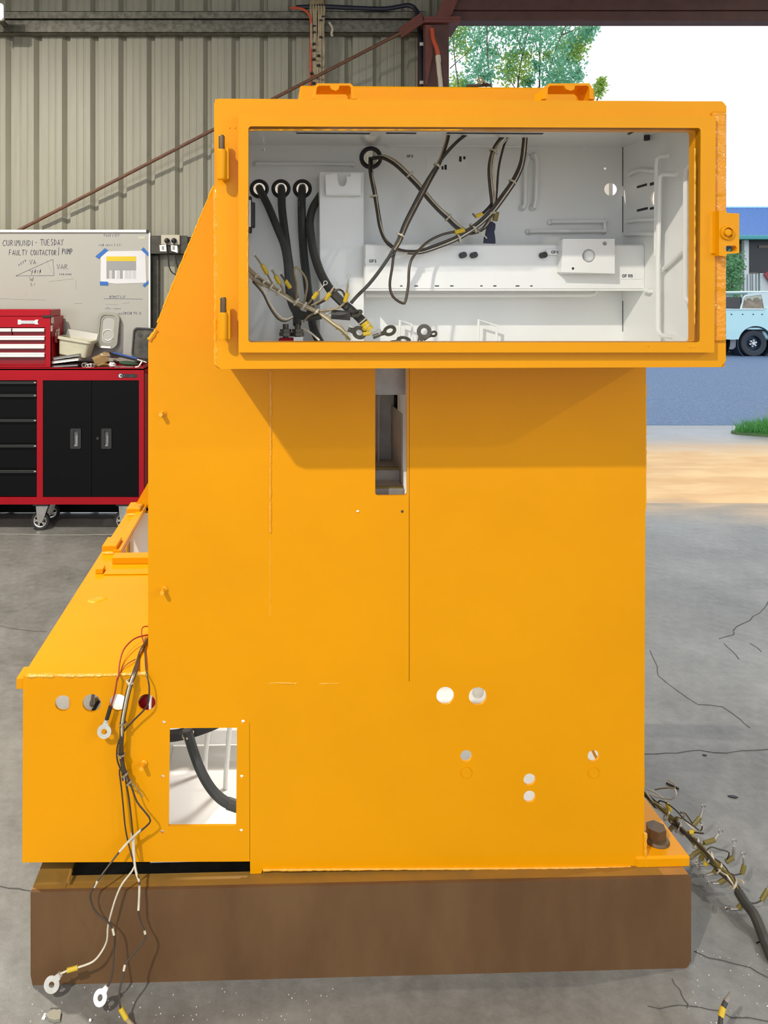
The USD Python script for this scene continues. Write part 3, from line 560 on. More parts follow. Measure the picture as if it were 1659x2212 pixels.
# ---- the timber house across the street
YH2 = 26.0
def hx(x): return (x - CX) / F * YH2
def hz(y): return CAMZ - (y - CY) / F * YH2
house = thing('house', 'timber house with blue corrugated roof and teal gutter across the street', 'house', (hx(1640), YH2 + 3, -.12))
ea, rz_, dep = hz(514), hz(427), 3.6
part(house, 'roof', MB().yz(Polygon([(YH2 - .55, ea), (YH2 - .55 + dep, rz_), (YH2 - .55 + 2 * dep, ea), (YH2 - .55 + 2 * dep, ea - .04), (YH2 - .55 + dep, rz_ - .06), (YH2 - .55, ea - .04)]), hx(1330), hx(1960)), 'roof_blue')
for k in range(42):
    xa = hx(1335) + k * .19; xb = xa + 2.15; t0 = 0.0; t1 = 1.0
    part(house, 'roof_rib', MB().beam((xa, YH2 - .55 + dep, rz_ + .015), (xb, YH2 - .56, ea + .012), .032, .04), 'roof_rib', smooth=False)
part(house, 'ridge_cap', MB().box(hx(1330), hx(1960), YH2 - .55 + dep - .12, YH2 - .55 + dep + .12, rz_ - .01, rz_ + .06, .02), 'roof_blue')
part(house, 'gutter', MB().box(hx(1330), hx(1960), YH2 - .72, YH2 - .56, hz(520.5), hz(511.5), .02), 'gutter_teal')
part(house, 'wall', MB().box(hx(1340), hx(1950), YH2 + 1.3, YH2 + 6.2, -.12, ea - .05), 'house_wall')
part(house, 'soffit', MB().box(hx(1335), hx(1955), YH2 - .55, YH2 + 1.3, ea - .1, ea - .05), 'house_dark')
part(house, 'veranda_floor', MB().box(hx(1340), hx(1950), YH2 - .3, YH2 + 1.3, hz(665), hz(660)), 'house_dark')
for xx in (1480, 1601.5, 1720, 1840): part(house, 'veranda_post', MB().box(hx(xx - 5), hx(xx + 4.5), YH2 - .3, YH2 - .15, -.12, ea - .1), 'house_white')
part(house, 'window_screen', MB().box(hx(1607), hx(1716), YH2 - .1, YH2 - .06, hz(590), hz(523)), 'house_dark', label='dark insect-screened veranda bay')
part(house, 'screen_frame', MB().box(hx(1606.5), hx(1609), YH2 - .12, YH2 - .05, hz(590), hz(522)).box(hx(1610.5), hx(1614), YH2 - .12, YH2 - .05, hz(588), hz(525)).box(hx(1606), hx(1632), YH2 - .12, YH2 - .05, hz(591.5), hz(588.5)), 'window_brown')
part(house, 'screen_blind', MB().box(hx(1634), hx(1656), YH2 - .13, YH2 - .105, hz(536), hz(530.5)), 'window_brown')
part(house, 'stair_stringer', MB().beam((hx(1634), YH2 - .5, hz(590)), (hx(1660), YH2 - .5, hz(627)), .06, .16), 'stair_red', label='dark red sloping stair handrail')
part(house, 'stair_panel', MB().xz(Polygon([(hx(1626), hz(591)), (hx(1634), hz(591)), (hx(1656), hz(628)), (hx(1656), hz(650)), (hx(1626), hz(650))]), YH2 - .42, YH2 - .38), 'house_white', label='pale sloped boarding beside the stair')
for k in range(10):
    xx = 1540 + k * 7.8
    part(house, 'picket', MB().box(hx(xx), hx(xx + 3.4), YH2 - .36, YH2 - .33, hz(668), hz(592)), 'house_white', smooth=False)
for xx in (1608.5, 1614.5, 1620.5): part(house, 'picket', MB().box(hx(xx), hx(xx + 3.2), YH2 - .36, YH2 - .33, hz(640), hz(592)), 'house_white', smooth=False)
part(house, 'rail', MB().box(hx(1535), hx(1600), YH2 - .33, YH2 - .30, hz(596), hz(592.5)).box(hx(1535), hx(1600), YH2 - .33, YH2 - .30, hz(660), hz(656)), 'house_white')
# ---- leaves
def leaf_cloud(centres, n, size, spread):
    c = np.array(centres); r = np.random.RandomState(rng.randrange(1 << 30)); k = r.randint(0, len(c), n)
    ctr = c[k, :3] + np.clip(r.normal(0, .5, (n, 3)), -1.15, 1.15) * c[k, 3:4] * spread
    d = r.normal(size=(n, 3)); d[:, 2] -= .5; d /= np.linalg.norm(d, axis=1, keepdims=True)
    q = np.cross(d, r.normal(size=(n, 3))); q /= np.linalg.norm(q, axis=1, keepdims=True); nn = np.cross(d, q)
    s = size * r.uniform(.6, 1.3, (n, 1))
    v = np.stack([ctr, ctr + d * s * .5 + q * s * .28 + nn * s * .06, ctr + d * s, ctr + d * s * .5 - q * s * .28 + nn * s * .06], 1).reshape(-1, 3)
    o = np.arange(n)[:, None] * 4; return trimesh.Trimesh(v, np.vstack([o + [0, 1, 2], o + [0, 2, 3]]), process=False)
YT = 23.4; KT = YT / 13.0
def T(x, y, d=0.0): return W(x, y, YT + d)
tree = thing('tree', 'tall thin-stemmed tree with airy green and yellow foliage against the white sky', 'tree', (T(1120, 190)[0], YT, -.1))
base = np.array([T(1120, 190)[0], YT, -.15])
stems = [[base, T(1098, 500), T(1080, 330), T(1065, 210), T(1055, 140), T(1052, 60), T(1058, -60)], [base, T(1130, 480), T(1122, 320), T(1118, 200), T(1128, 120), T(1146, 45), T(1160, -50)], [base, T(1150, 460, .5), T(1158, 320, .5), T(1165, 200, .6), T(1166, 110, .6), T(1170, 30, .6), T(1180, -70, .6)],
         [base, T(1160, 470), T(1180, 330), T(1177, 220), T(1190, 140), T(1215, 70), T(1240, 20)], [base, T(1080, 520, -.5), T(1030, 330, -.6), T(1000, 230, -.6), T(985, 150, -.6), T(978, 80, -.6)], [base, T(1165, 500, .3), T(1205, 330, .3), T(1185, 205, .3), T(1222, 130, .3), T(1262, 75, .3)], [T(1175, 360), T(1230, 290), T(1285, 230), T(1295, 190), T(1297, 178)]]
tr = MB()
for s_ in stems[:6]: tr.tube(s_, [.06 * KT, .028 * KT, .02 * KT, .013 * KT, .007 * KT], 6, step=.5)
tr.tube(stems[6], [.02 * KT, .006 * KT], 5, step=.5); part(tree, 'trunk', tr, 'bark')
tw = MB(); cg, cy_ = [], []
for (a, b) in (((972, 148), (1006, 118)), ((1006, 118), (1030, 90)), ((1060, 150), (1082, 100)), ((1128, 120), (1110, 70)), ((1166, 120), (1140, 60)), ((1190, 140), (1230, 110)), ((1215, 75), (1262, 60)), ((1177, 215), (1235, 150)), ((1118, 200), (1085, 160)), ((1065, 210), (1030, 170)), ((1190, 140), (1180, 80)), ((1222, 130), (1270, 95))):
    tw = MB(); tw.tube([T(*a), T((a[0] + b[0]) / 2 + 2, (a[1] + b[1]) / 2 - 3), T(*b)], [.009 * KT, .004 * KT], 4, step=.3); part(tree, 'twig', tw, 'bark')
for (x, y, r, n) in ((985, 70, 24, 0), (1015, 65, 26, 0), (1045, 72, 26, 0), (1060, 50, 22, 0), (1030, 95, 16, 0), (1008, 45, 24, 0), (1085, 60, 18, 0), (1105, 55, 16, 0), (1120, 80, 20, 0), (1110, 115, 14, 0), (1140, 60, 18, 0), (1160, 85, 18, 0), (1175, 55, 18, 0), (1190, 95, 20, 0), (1200, 60, 18, 0), (1215, 110, 20, 0), (1225, 75, 16, 0), (1205, 140, 20, 0), (1230, 135, 16, 0), (1185, 170, 18, 0), (1225, 165, 18, 0), (1215, 185, 14, 0), (1100, 150, 12, 0), (1160, 140, 10, 0), (1245, 160, 8, 0), (1020, 150, 18, 0), (1045, 135, 14, 0), (1050, 165, 10, 0), (985, 190, 16, 0), (1010, 185, 12, 0), (1140, 175, 7, 0), (1060, 110, 12, 0), (1240, 95, 14, 0), (1262, 75, 12, 0), (1275, 62, 8, 0)):
    p = T(x, y, rng.uniform(-.9, 1.0)); cg.append((*p, r / F * YT))
for (x, y, r) in ((985, 92, 16), (1000, 105, 12), (990, 60, 12), (1085, 140, 16), (1110, 125, 12), (1095, 165, 16), (1120, 165, 12), (1140, 120, 8), (1215, 100, 8), (1255, 100, 10), (1240, 120, 8), (1180, 120, 8), (985, 180, 12), (995, 192, 10), (1265, 66, 9), (1205, 160, 8), (1297, 185, 9), (1292, 198, 7), (1300, 175, 5), (1130, 150, 10)):
    p = T(x, y, rng.uniform(-.5, .5)); cy_.append((*p, r / F * YT))
for (x, y) in ((950, 60), (930, 90), (1000, 10), (1060, 0), (1140, 0), (1200, 10), (1240, 25), (940, 30), (960, 20), (1100, -20)): cg.append((*T(x, y), 26 / F * YT))
part(tree, 'foliage', leaf_cloud(cg, 9500, .066 * KT, 1.75), 'leaf_green', smooth=False, kind='stuff')
part(tree, 'foliage', leaf_cloud(cy_, 2600, .060 * KT, 1.7), 'leaf_yellow', smooth=False, kind='stuff', label='yellow-green young leaves')
YS = 24.0
shr = thing('shrub', 'leafy green shrub in front of the white picket railing', 'shrub', ((1585 - CX) / F * YS, YS, -.15))
cs = [(*W(x, y, YS + rng.uniform(-.4, .4)), r / F * YS) for x, y, r in ((1580, 555, 14), (1575, 575, 16), (1590, 560, 12), (1594, 575, 10), (1580, 595, 16), (1575, 615, 15), (1590, 600, 12), (1583, 635, 12), (1572, 640, 12), (1560, 590, 20), (1550, 620, 20), (1545, 570, 18))]
part(shr, 'foliage', leaf_cloud(cs, 1900, .11, 1.2), 'leaf_shrub', smooth=False, kind='stuff')
part(shr, 'stem', MB().tube([((1580 - CX) / F * YS, YS, -.15), W(1583, 640, YS), W(1580, 580, YS)], .03, 6, step=.4), 'bark')
st = single('strap_plant', blades([(*((W(x, 668, 23.2)[0] + rng.uniform(-.1, .1)), 23.2 + rng.uniform(-.2, .2)), .0) if False else (W(x, 668, 23.2)[0], 23.2 + rng.uniform(-.2, .2), -.15) for x in (1560, 1568, 1574, 1578, 1582, 1586, 1590, 1594, 1598, 1602) for _ in range(7)], .9, 1.55, .06, .25, 4), 'leaf_shrub', 'dark spiky strap-leaved plant behind the tray of the truck', 'plant', smooth=False, kind='stuff')
# ================================================================ the yellow machine
mach = thing('electrical_cabinet', 'tall bright yellow steel electrical cabinet with an open white-lined upper box', 'cabinet', (0, PIV, 0), YAW)
def mp(name, mb, m, **k): return part(mach, name, mb, m, raw=True, **k)
def pp(pts, v): return Polygon([(P(x, y, v)[0], P(x, y, v)[2]) for x, y in pts])
def bx(mb, x0, y0, x1, y1, va, vb, b=0.0):
    xm, ym = (x0 + x1) / 2, (y0 + y1) / 2
    return mb.box(P(x0, ym, va)[0], P(x1, ym, va)[0], va, vb, P(xm, y1, va)[2], P(xm, y0, va)[2], b)
def hole(x, y, r, v=0.0): c = P(x, y, v); return Point(c[0], c[2]).buffer(r / F * (PIV + v), quad_segs=10)
def bead(pts, v, r, lump=.35, step=.006):
    q = catmull([P(x, y, v) for x, y in pts], .05); L = [q[0]]
    for a, b in zip(q, q[1:]):
        n = max(1, int(np.linalg.norm(b - a) / step)); L += [a + (b - a) * i / n for i in range(1, n + 1)]
    L = np.array(L); rad = [r * (1 - lump + 2 * lump * rng.random()) for _ in L]
    return sweep(L, rad, 6, False)
TH = .006; DW = 1.24
holes = [hole(136, 1519, 17), hole(198, 1519, 19.5), hole(255, 1518, 18.5), hole(317, 1518, 18.5), hole(962, 1503, 19.5), hole(1032, 1504, 19.5), hole(1007, 1633, 12.7), hole(1282, 1633, 12.7),
         hole(1144, 1684, 13.2), hole(1144, 1721, 13.2), hole(773, 1105, 3.2), hole(869, 1105, 3.2)]
bolts = [(354, 1561), (525, 1559), (352, 1678), (522, 1678), (351, 1797), (521, 1795)]
holes += [hole(x, y, 4.2) for x, y in bolts]
window_cut = pp([(366.5, 1573), (512, 1572), (510, 1784), (364.5, 1785)], 0)
slot = rrect(P(810.5, 940, 0)[0], P(879.5, 940, 0)[0], P(845, 1070, 0)[2], P(845, 660, 0)[2], .006)
face = pp([(463, 398), (340, 699), (336, 712), (322, 733), (320, 742), (320, 1456), (50, 1461), (48, 1863), (540, 1861), (540.5, 1888), (564, 1887), (567, 1880), (1363, 1875), (1366, 1881), (1391, 1881), (1395.5, 785), (455, 785)], 0).union(pp([(463, 398), (340, 699), (336, 712), (322, 733), (320, 742), (320, 800), (520, 800), (466, 700)], 0))
notch = [LineString([P(884, 795, 0)[[0, 2]], P(884, 1472, 0)[[0, 2]]]).buffer(.0006), LineString([P(539, 1560, 0)[[0, 2]], P(539.5, 1862, 0)[[0, 2]]]).buffer(.00035)]
UO0 = P(464, 500, -.25)[0]; ZO0 = P(1000, 795, -.25)[2]
face = face.difference(sbox(UO0 + .0005, ZO0 + .0005, 2, 3))
mp('face_plate', MB().xz(face.difference(unary_union(holes + [window_cut, slot] + notch)), 0, TH), 'yellow', smooth=False)
mp('backing_strip', MB().box(P(884, 900, 0)[0] - .002, P(884, 900, 0)[0] + .02, TH + .0002, TH + .003, P(884, 1475, 0)[2], P(884, 1075, 0)[2]).box(P(539, 1700, 0)[0] - .01, P(539, 1700, 0)[0] + .01, TH + .0002, TH + .003, P(539, 1862, 0)[2], P(539, 1556, 0)[2]), 'yellow', kind='stuff')
mp('weld_bead', bead([(584, 800), (584.5, 950), (583.5, 1100), (584, 1150)], -.0005, .0024), 'yellow_weld')
mp('weld_bead', bead([(584, 1165), (584, 1330)], .0006, .0014), 'yellow_weld')
mp('weld_bead', bead([(579, 1476), (600, 1475), (640, 1476.5)], .0006, .0016, .5), 'yellow_weld')
mp('weld_bead', bead([(690, 1477), (732, 1476)], .0008, .0014, .5), 'yellow_weld')
mp('weld_bead', bead([(58, 1460), (120, 1459), (200, 1459), (318, 1455)], .002, .0042), 'yellow_weld')
mp('weld_bead', bead([(568, 1879), (800, 1877), (1100, 1875.5), (1362, 1873)], -.0012, .0028, .25), 'yellow_weld')
mp('weld_bead', bead([(322, 734), (330, 724), (338, 712)], -.001, .005, .3), 'yellow_weld')
mp('weld_bead', bead([(462, 402), (420, 502), (380, 600), (341, 697)], .002, .0028, .3), 'yellow_weld')
mp('weld_bead', bead([(1394, 830), (1394, 1100)], .002, .0022, .4), 'yellow_weld')
# back-welded plugs closing two of the holes
for x, y in ((1007, 1668), (1282, 1668)):
    c = P(x, y, 0); mp('hole_plug', MB().ring((c[0], -.0004, c[2]), 12.2 / F * PIV, .0011, seg=28, tube=6).cyl((c[0], .0, c[2]), (c[0], -.0008, c[2]), 11 / F * PIV, 24), 'yellow')
c = P(869, 1105, 0); mp('set_screw', MB().cyl((c[0], .0005, c[2]), (c[0], .006, c[2]), .0031, 12), 'bronze')
for x, y, dx in ((352, 893, 5), (355, 1273, 4), (311, 1648, 3)):
    c = P(x, y, 0); mp('stud', MB().tube([(c[0], .002, c[2]), (c[0] - .001, -.010, c[2] + .0), (c[0] - .002, -.022, c[2] + .001)], [.0062, .0046, .0044], 12, False).revolve([(.0075, .0005), (.007, .003), (.0045, .005)], (c[0], 0, c[2]), (0, -1, 0), 14), 'yellow_weld')
# carcass: sides, sloping left shoulder, roof, back frame (lower right side left open to let light inside)
uL, uR, uW, uT = P(320, 1200, 0)[0], P(1392, 1300, 0)[0], P(48, 1600, 0)[0], P(463, 398, 0)[0]
zS, zE, zW, zB, zT, D = P(463, 398, 0)[2], P(322, 735, 0)[2], P(185, 1460, 0)[2], P(300, 1862, 0)[2], 1.70, .88
mp('left_side_plate', MB().box(uL, uL + TH, TH, D, zW + .002, zE), 'yellow')
mp('shoulder_plate', MB().xz(pp([(463, 398), (340, 699), (322, 735), (328, 735), (346, 700), (469, 398)], 0), TH, D), 'yellow', smooth=False)
mp('upper_side_plate', MB().box(uT, uT + TH, .145, D, zS - .005, zT), 'yellow')
mp('right_side_plate', MB().box(uR - TH, uR, TH, D, .80, ZO0 - .002).box(uR - TH, uR, .15, D, ZO0 - .002, zT).box(uR - TH, uR, TH, .05, .20, .80).box(uR - TH, uR, D - .06, D, .20, .80), 'yellow')
mp('roof_plate', MB().box(uT, uR, .36, D, zT, zT + TH), 'yellow')
mp('post_lining', MB().box(uR - .075, uR - TH - .004, D - .006, D - .002, .95, zT - .01), 'white_plain')
mp('side_lining', MB().box(uR - TH - .003, uR, .1462, .1496, ZO0, zT).box(uR - TH - .003, uR - TH - .001, .15, D - .008, .95, zT - .01), 'white_plain')
mp('baffle', MB().box(uT + .01, uR - .01, .36, .364, 1.275, zT - .001), 'white_plain')
mp('upper_lining', MB().xz(face.difference(slot.buffer(.012)).intersection(sbox(-2, .94, 2, ZO0 - .003)).buffer(-.004), TH + .0035, TH + .0045).box(uL + .02, uR - .012, .33, .334, .94, 1.27), 'white_plain', smooth=False)
mp('inner_roof', MB().box(uL + .02, uR - .012, .02, .33, 1.262, 1.266) if False else MB().box(uL + .012, uL + .016, .02, .33, .94, 1.2), 'white_plain')
mp('back_frame', MB().xz(Polygon([(uL, .205), (uR, .205), (uR, zT), (uT, zT), (uT, zS - .02), (uL, zE - .01)]).difference(sbox(uT + .06, 1.02, uR - .06, zT - .08)), D, D + TH), 'yellow', smooth=False)
mp('added_lamp_bar', MB().box(uL + .006, uR - .008, .44, .46, .93, .945), 'white_plain')  # added crossbar that carries the unseen lamp
wl = thing('added_fill_lamp', 'added unseen lamp inside the lower bay of the yellow cabinet, brightening its holes', 'lamp', L2W(np.array([.12, .45, .90])))  # added lamp, out of sight, that lights the round holes from inside
q = L2W(np.array([.12, .45, .90])); part(wl, 'housing', MB().revolve([(0, .028), (.02, .028), (.05, .0), (.047, 0), (.018, .022), (0, .022)], q, seg=24), 'lamp_body'); part(wl, 'lens', MB().revolve([(0, 0), (.04, 0), (.04, .003), (0, .003)], q + [0, 0, .004], seg=24), 'lens')
l = UsdLux.DiskLight.Define(stage, wl.path + '/lamp_light'); l.CreateRadiusAttr(.04); l.CreateIntensityAttr(LAMP_FILL / (math.pi * .04 ** 2)); l.CreateColorAttr(Gf.Vec3f(1, .97, .92)); l.AddTranslateOp().Set((0, 0, -.002))
mp('inner_back', MB().box(uL + .008, uR - .008, D - .012, D - .006, .206, 1.02), 'white_plain')
mp('inner_floor', MB().box(uL + .002, uR - .008, .012, D - .012, .206, .2105).box(uW + .008, uL + .002, .012, DW - .03, .2125, .2165), 'white_plain')
mp('inner_lining', MB().xz(face.difference(unary_union([h.buffer(.0006) for h in holes] + [window_cut.buffer(.001), slot.buffer(.02)])).intersection(sbox(-2, .215, 2, .925)).buffer(-.004), TH + .0035, TH + .0045), 'white_plain', smooth=False)
m = MB(); zz = P(440, 1668, .35)[2]
mp('inner_channel', MB().box(uW + .02, uR - .02, .33, .42, .262, .302, .004), 'white_plain')
mp('inner_sill', MB().box(uR - .012, uR - .008, .06, D - .07, .206, .345), 'white_plain')
mp('inner_rail', MB().box(uW + .02, uR - .02, .55, .57, .36, .40, .004).box(uW + .02, uR - .02, .60, .61, .47, .50, .003), 'white_plain')
for xx, va, vb in ((452, .30, .30), (497, .22, .24), (470, .5, .5)):
    a, b = P(xx, 1560, va), P(xx - 8, 1668, vb); mp('inner_strut', MB().tube([(a[0], va, a[2] + .2), (a[0], va, a[2]), (b[0], vb, .26), (b[0] - .002, vb, .212)], .006, 8, False), 'white_plain')
# red insulated stud and terminals seen through the row of round holes
c = P(322, 1521, .05); mp('red_insulator', MB().revolve([(0, .03), (.022, .03), (.024, .02), (.024, -.02), (.012, -.026), (0, -.026)], (c[0], .055, c[2]), (0, 1, 0), 20), 'red_paint')
c = P(150, 1520, .012); mp('cover_strip', MB().box(c[0], c[0] + .013, .011, .013, c[2] - .02, c[2] + .02), 'yellow', label='yellow strip behind the leftmost round hole')
c = P(271, 1518, .012); mp('cover_strip', MB().box(c[0], c[0] + .012, .011, .013, c[2] - .02, c[2] + .02), 'yellow')
c = P(201, 1522, .06); t = MB().box(c[0] - .008, c[0] + .009, .06, .08, c[2] - .007, c[2] + .006, .003).cyl((c[0], .055, c[2] + .004), (c[0] + .003, .05, c[2] + .03), .004, 8); mp('terminal_clip', t, 'tin')
mp('terminal_strap', MB().beam((c[0] - .006, .05, c[2] - .022), (c[0] + .014, .052, c[2] + .012), .004, .007), 'rubber')
c = P(1035, 1500, .05); mp('paint_lump', MB().add(trimesh.creation.icosphere(2, .013).apply_transform(np.diag([1, .5, 1.1, 1])).apply_translation((c[0], .06, c[2]))), 'tin_light')
c = P(1286, 1632, .03); mp('yellow_rod', MB().cyl((c[0] - .010, .04, c[2] + .02), (c[0] + .010, .04, c[2] - .018), .003, 8), 'yellow')
# duct behind the tall slot
def dbox(name, x0, y0, x1, y1, va, vb, m_, b=.001): return mp(name, bx(MB(), x0, y0, x1, y1, va, vb, b), m_)
s0, s1 = slot.bounds[0] - .004, slot.bounds[2] + .006
dz0, dz1 = P(845, 1090, 0)[2], P(845, 760, 0)[2] + .05
mp('slot_cheek', MB().box(s1, s1 + .003, .10, .26, dz0, 1.12), 'grey_steel')
mp('slot_back', MB().box(s0, P(858.5, 920, .24)[0], .24, .243, dz0, 1.24), 'grey_steel')
mp('slot_white_strip', MB().box(P(861, 920, .24)[0], P(866.5, 920, .24)[0], .243, .246, dz0, 1.24), 'white_plain')
mp('slot_rib', MB().box(P(854, 920, .22)[0], P(858, 920, .22)[0], .215, .24, dz0, 1.2), 'black_powder'); mp('slot_rib', MB().box(P(816, 920, .22)[0], P(819, 920, .22)[0], .215, .24, dz0, 1.2), 'grey_steel')
mp('slot_stop', MB().box(s0 + .001, s1 - .001, .045, .20, P(845, 853, .045)[2], 1.24), 'grey_steel')
a, b = P(845, 1000, .20)[2], P(845, 1037, .13)[2]
mp('slot_step', MB().box(s0 + .001, P(860, 1000, .2)[0], .13, .238, a - .08, a, .002), 'grey_steel'); mp('slot_step', MB().box(s0 + .001, s1 - .001, .055, .128, b - .08, b, .002), 'grey_steel')
mp('slot_step', MB().box(s0 + .001, s1 - .001, TH + .002, .054, b - .09, b - .03, .002), 'grey_steel')
mp('brass_edge', MB().box(s0 + .001, P(860, 1000, .2)[0] - .002, .131, .14, a, a + .005), 'tag_ochre'); mp('brass_edge', MB().box(s0 + .001, s1 - .003, .056, .062, b, b + .004), 'tag_ochre')

# ---- the upper box
vf = -.25
uo0, uo1 = P(464, 500, vf)[0], P(1569, 500, vf)[0]
zo1, zo0 = P(1000, 216.5, vf)[2], P(1000, 795, vf)[2]
ui0, ui1, zi0, zi1 = uo0 + .005, uo1 - .005, zo0 + .005, zo1 - .005
lo, hi = 0.0, .6
for _ in range(60):
    mid = (lo + hi) / 2
    if P(1347, 500, mid)[0] < ui1: lo = mid
    else: hi = mid
vb = lo
opening = pp([(537, 277.5), (1502, 281), (1500, 738), (537, 738)], vf).buffer(-.005).buffer(.005, quad_segs=3)
outer = pp([(462, 222), (471, 213), (1560, 219), (1569, 229), (1568, 779), (1557, 793), (478, 797), (466, 790)], vf)
mp('front_frame', MB().xz(outer.difference(opening.buffer(.002)), vf, vf + .005), 'yellow', smooth=False)
rim_o = pp([(515, 251), (1534, 255), (1531, 760), (516, 760)], vf)
mp('door_rim', MB().xz(rim_o.difference(opening), vf - .017, vf - .0002).xz(opening.buffer(.0022).difference(opening), vf - .016, vf + .02), 'yellow', smooth=False)
mp('weld_bead', bead([(538, 281), (1000, 280.5)], vf - .0165, .0009, .6), 'yellow_weld'); mp('weld_bead', bead([(534, 420), (534.5, 620)], vf - .017, .0011, .6), 'yellow_weld')
mp('weld_bead', bead([(1501, 320), (1500.5, 700)], vf - .016, .0012, .6), 'yellow_weld')
mp('weld_bead', bead([(464.5, 402), (465.5, 600), (466, 788)], vf + .002, .0030, .4), 'yellow_weld')
mp('weld_bead', bead([(1530, 470), (1524, 505), (1527, 540), (1526, 590), (1525, 640)], vf - .001, .0042, .5), 'yellow_weld')
for xx, yy in ((496, 276), (508, 276), (1400, 747), (1490, 749), (1498, 749)):
    c = P(xx, yy, vf if xx < 515 else vf - .017); mp('paint_spatter', MB().add(trimesh.creation.icosphere(1, .0016).apply_translation(c)), 'yellow_weld')
def shell(name, m_, u0, u1, z0, z1, va, vb_, t, mt):
    mp('left_' + name, MB().box(u0, u0 + t, va, vb_, z0, z1), mt); mp('right_' + name, right_wall(u1 - t, u1, va, vb_, z0, z1), mt)
    mp('top_' + name, MB().box(u0 + t, u1 - t, va, vb_, z1 - t, z1), mt); mp('bottom_' + name, MB().box(u0 + t, u1 - t, va, vb_, z0, z0 + t), mt)
def onright(x, y, off=.0):
    """Where the ray through pixel x, y meets the inner right wall of the box, off in front of it."""
    lo, hi = -.3, .8
    for _ in range(50):
        mid = (lo + hi) / 2
        if P(x, y, mid)[0] < ui1 - off: lo = mid
        else: hi = mid
    return P(x, y, lo)
ov = onright(1416, 427)
def right_wall(a, b, va, vb_, z0, z1):
    pl = Polygon([(va, z0), (vb_, z0), (vb_, z1), (va, z1)]).difference(Point(ov[1], ov[2]).buffer(.016 if b <= ui1 + .0001 else .022)); return MB().yz(pl, a, b)
shell('side', None, uo0, uo1, zo0, zo1, vf + .0052, vb + .004, .003, 'yellow')
shell('lining', None, ui0, ui1, zi0, zi1, vf + .0054, vb, .0015, 'white_paint')
G3 = [(560, 408, 20), (607, 408, 20), (653, 408, 20)]; G4 = (801, 341, 24)
bh = [hole(x, y, r * .80, vb) for x, y, r in G3 + [G4]] + [hole(1319, 409, 14, vb), hole(1307, 364, 2.6, vb), hole(569, 323, 3, vb)]
bh.append(sbox(P(1260.5, 305, vb)[0], P(1260.5, 318, vb)[2], P(1265.5, 305, vb)[0], P(1263, 293, vb)[2]))
mp('back_lining', MB().xz(sbox(ui0 + .0015, zi0 + .0015, ui1 - .0015, zi1 - .0015).difference(unary_union(bh)), vb, vb + .002), 'white_paint', smooth=False)
for x, y, r in G3 + [G4]:
    c = P(x, y, vb); R = r / F * (PIV + vb); mp('grommet', MB().ring((c[0], vb - .001, c[2]), R * .84, R * .2, seg=30, squash=.9), 'rubber', label='black rubber ring round a cable hole')
def mp2(name, mb, m_='white_paint', **k): return mp(name, mb, m_, **k)
# handles and loops of white-painted round bar on the back wall
def bar(pts, off, r=.0042, ends=True, name='white_bar'):
    q = [P(x, y, vb - off) for x, y in pts]
    if ends: q = [np.array([q[0][0], vb - .001, q[0][2]])] + q + [np.array([q[-1][0], vb - .001, q[-1][2]])]
    m = MB().tube(np.array(q), r, 8, False); 
    if ends:
        for e in (q[0], q[-1]): m.add(trimesh.creation.icosphere(1, r * 1.7).apply_translation((e[0], vb - r * .4, e[2])))
    return mp2(name, m)
bar([(552, 353), (764, 355)], .010, .0036); bar([(836, 305), (1000, 306), (1172, 309)], .012, .0045); bar([(838, 313), (1000, 314), (1130, 316)], .010, .0035)
bar([(1141, 338), (1135, 360), (1135, 440), (1131, 448)], .013, .0048); bar([(1157, 335), (1160, 350), (1158, 430), (1154, 448)], .013, .0048)
bar([(1192, 479), (1309, 478)], .012); bar([(1144, 500), (1308, 499)], .012); bar([(1306, 480), (1307, 500)], .012, .003)
bar([(862, 745), (864, 692), (890, 701), (890, 745)], .03, .0035, False); bar([(1032, 745), (1034, 691), (1073, 703), (1072, 745)], .03, .0035, False)
q = [P(x, y, vb - .045) for x, y in ((789, 638), (1000, 638), (1275, 637), (1284, 635), (1289, 628))]; mp2('white_bar', MB().tube(q, .0045, 8, False))
# upright white post with a notched pocket
vp_ = vb - .07
mp2('post', bx(MB(), 690, 371, 786.5, 760, vp_, vb - .0005, .0015))
pk = pp([(703, 377), (727, 375), (729, 380), (729.5, 391), (733, 400), (739, 403), (746, 400), (749, 391), (749, 380), (757, 381), (758, 374), (776, 375), (780, 380), (779, 413), (775, 419), (708, 420), (704, 415)], vp_ - .022)
mp2('pocket', MB().xz(pk, vp_ - .022, vp_ - .0195).add(bx(MB(), 704, 414, 780, 422, vp_ - .0194, vp_ - .0002).get()), smooth=False)
# channel across the back, with pegs, slots, label plates and a cover plate
vc = onright(1394, 575)[1]
mp2('channel', bx(MB(), 787, 528, 1394, 626, vc, vc + .06, .003))
mp2('channel_return', bx(MB(), 787, 625, 1394, 628, vc + .002, vb - .001))
for x in (997, 1020.5, 1170): c = P(x, 552, vc); mp('peg', MB().cyl((c[0], vc, c[2]), (c[0] + .002, vc - .014, c[2] + .001), .0064, 14), 'rubber_soft')
for x, w in ((867, 5), (899, 8), (944, 9), (976, 7), (1040, 5), (1069, 7), (1118, 8), (1148, 5)): mp('drain_slot', bx(MB(), x - w / 2, 616.5, x + w / 2, 618.8, vc - .0004, vc + .001), 'print_black', smooth=False)
cv = vc - .028
cpoly = pp([(1216, 516), (1328, 516), (1328, 591), (1212, 588)], cv).difference(hole(1272, 552.5, 14.5, cv)).difference(hole(1238, 580, 3, cv))
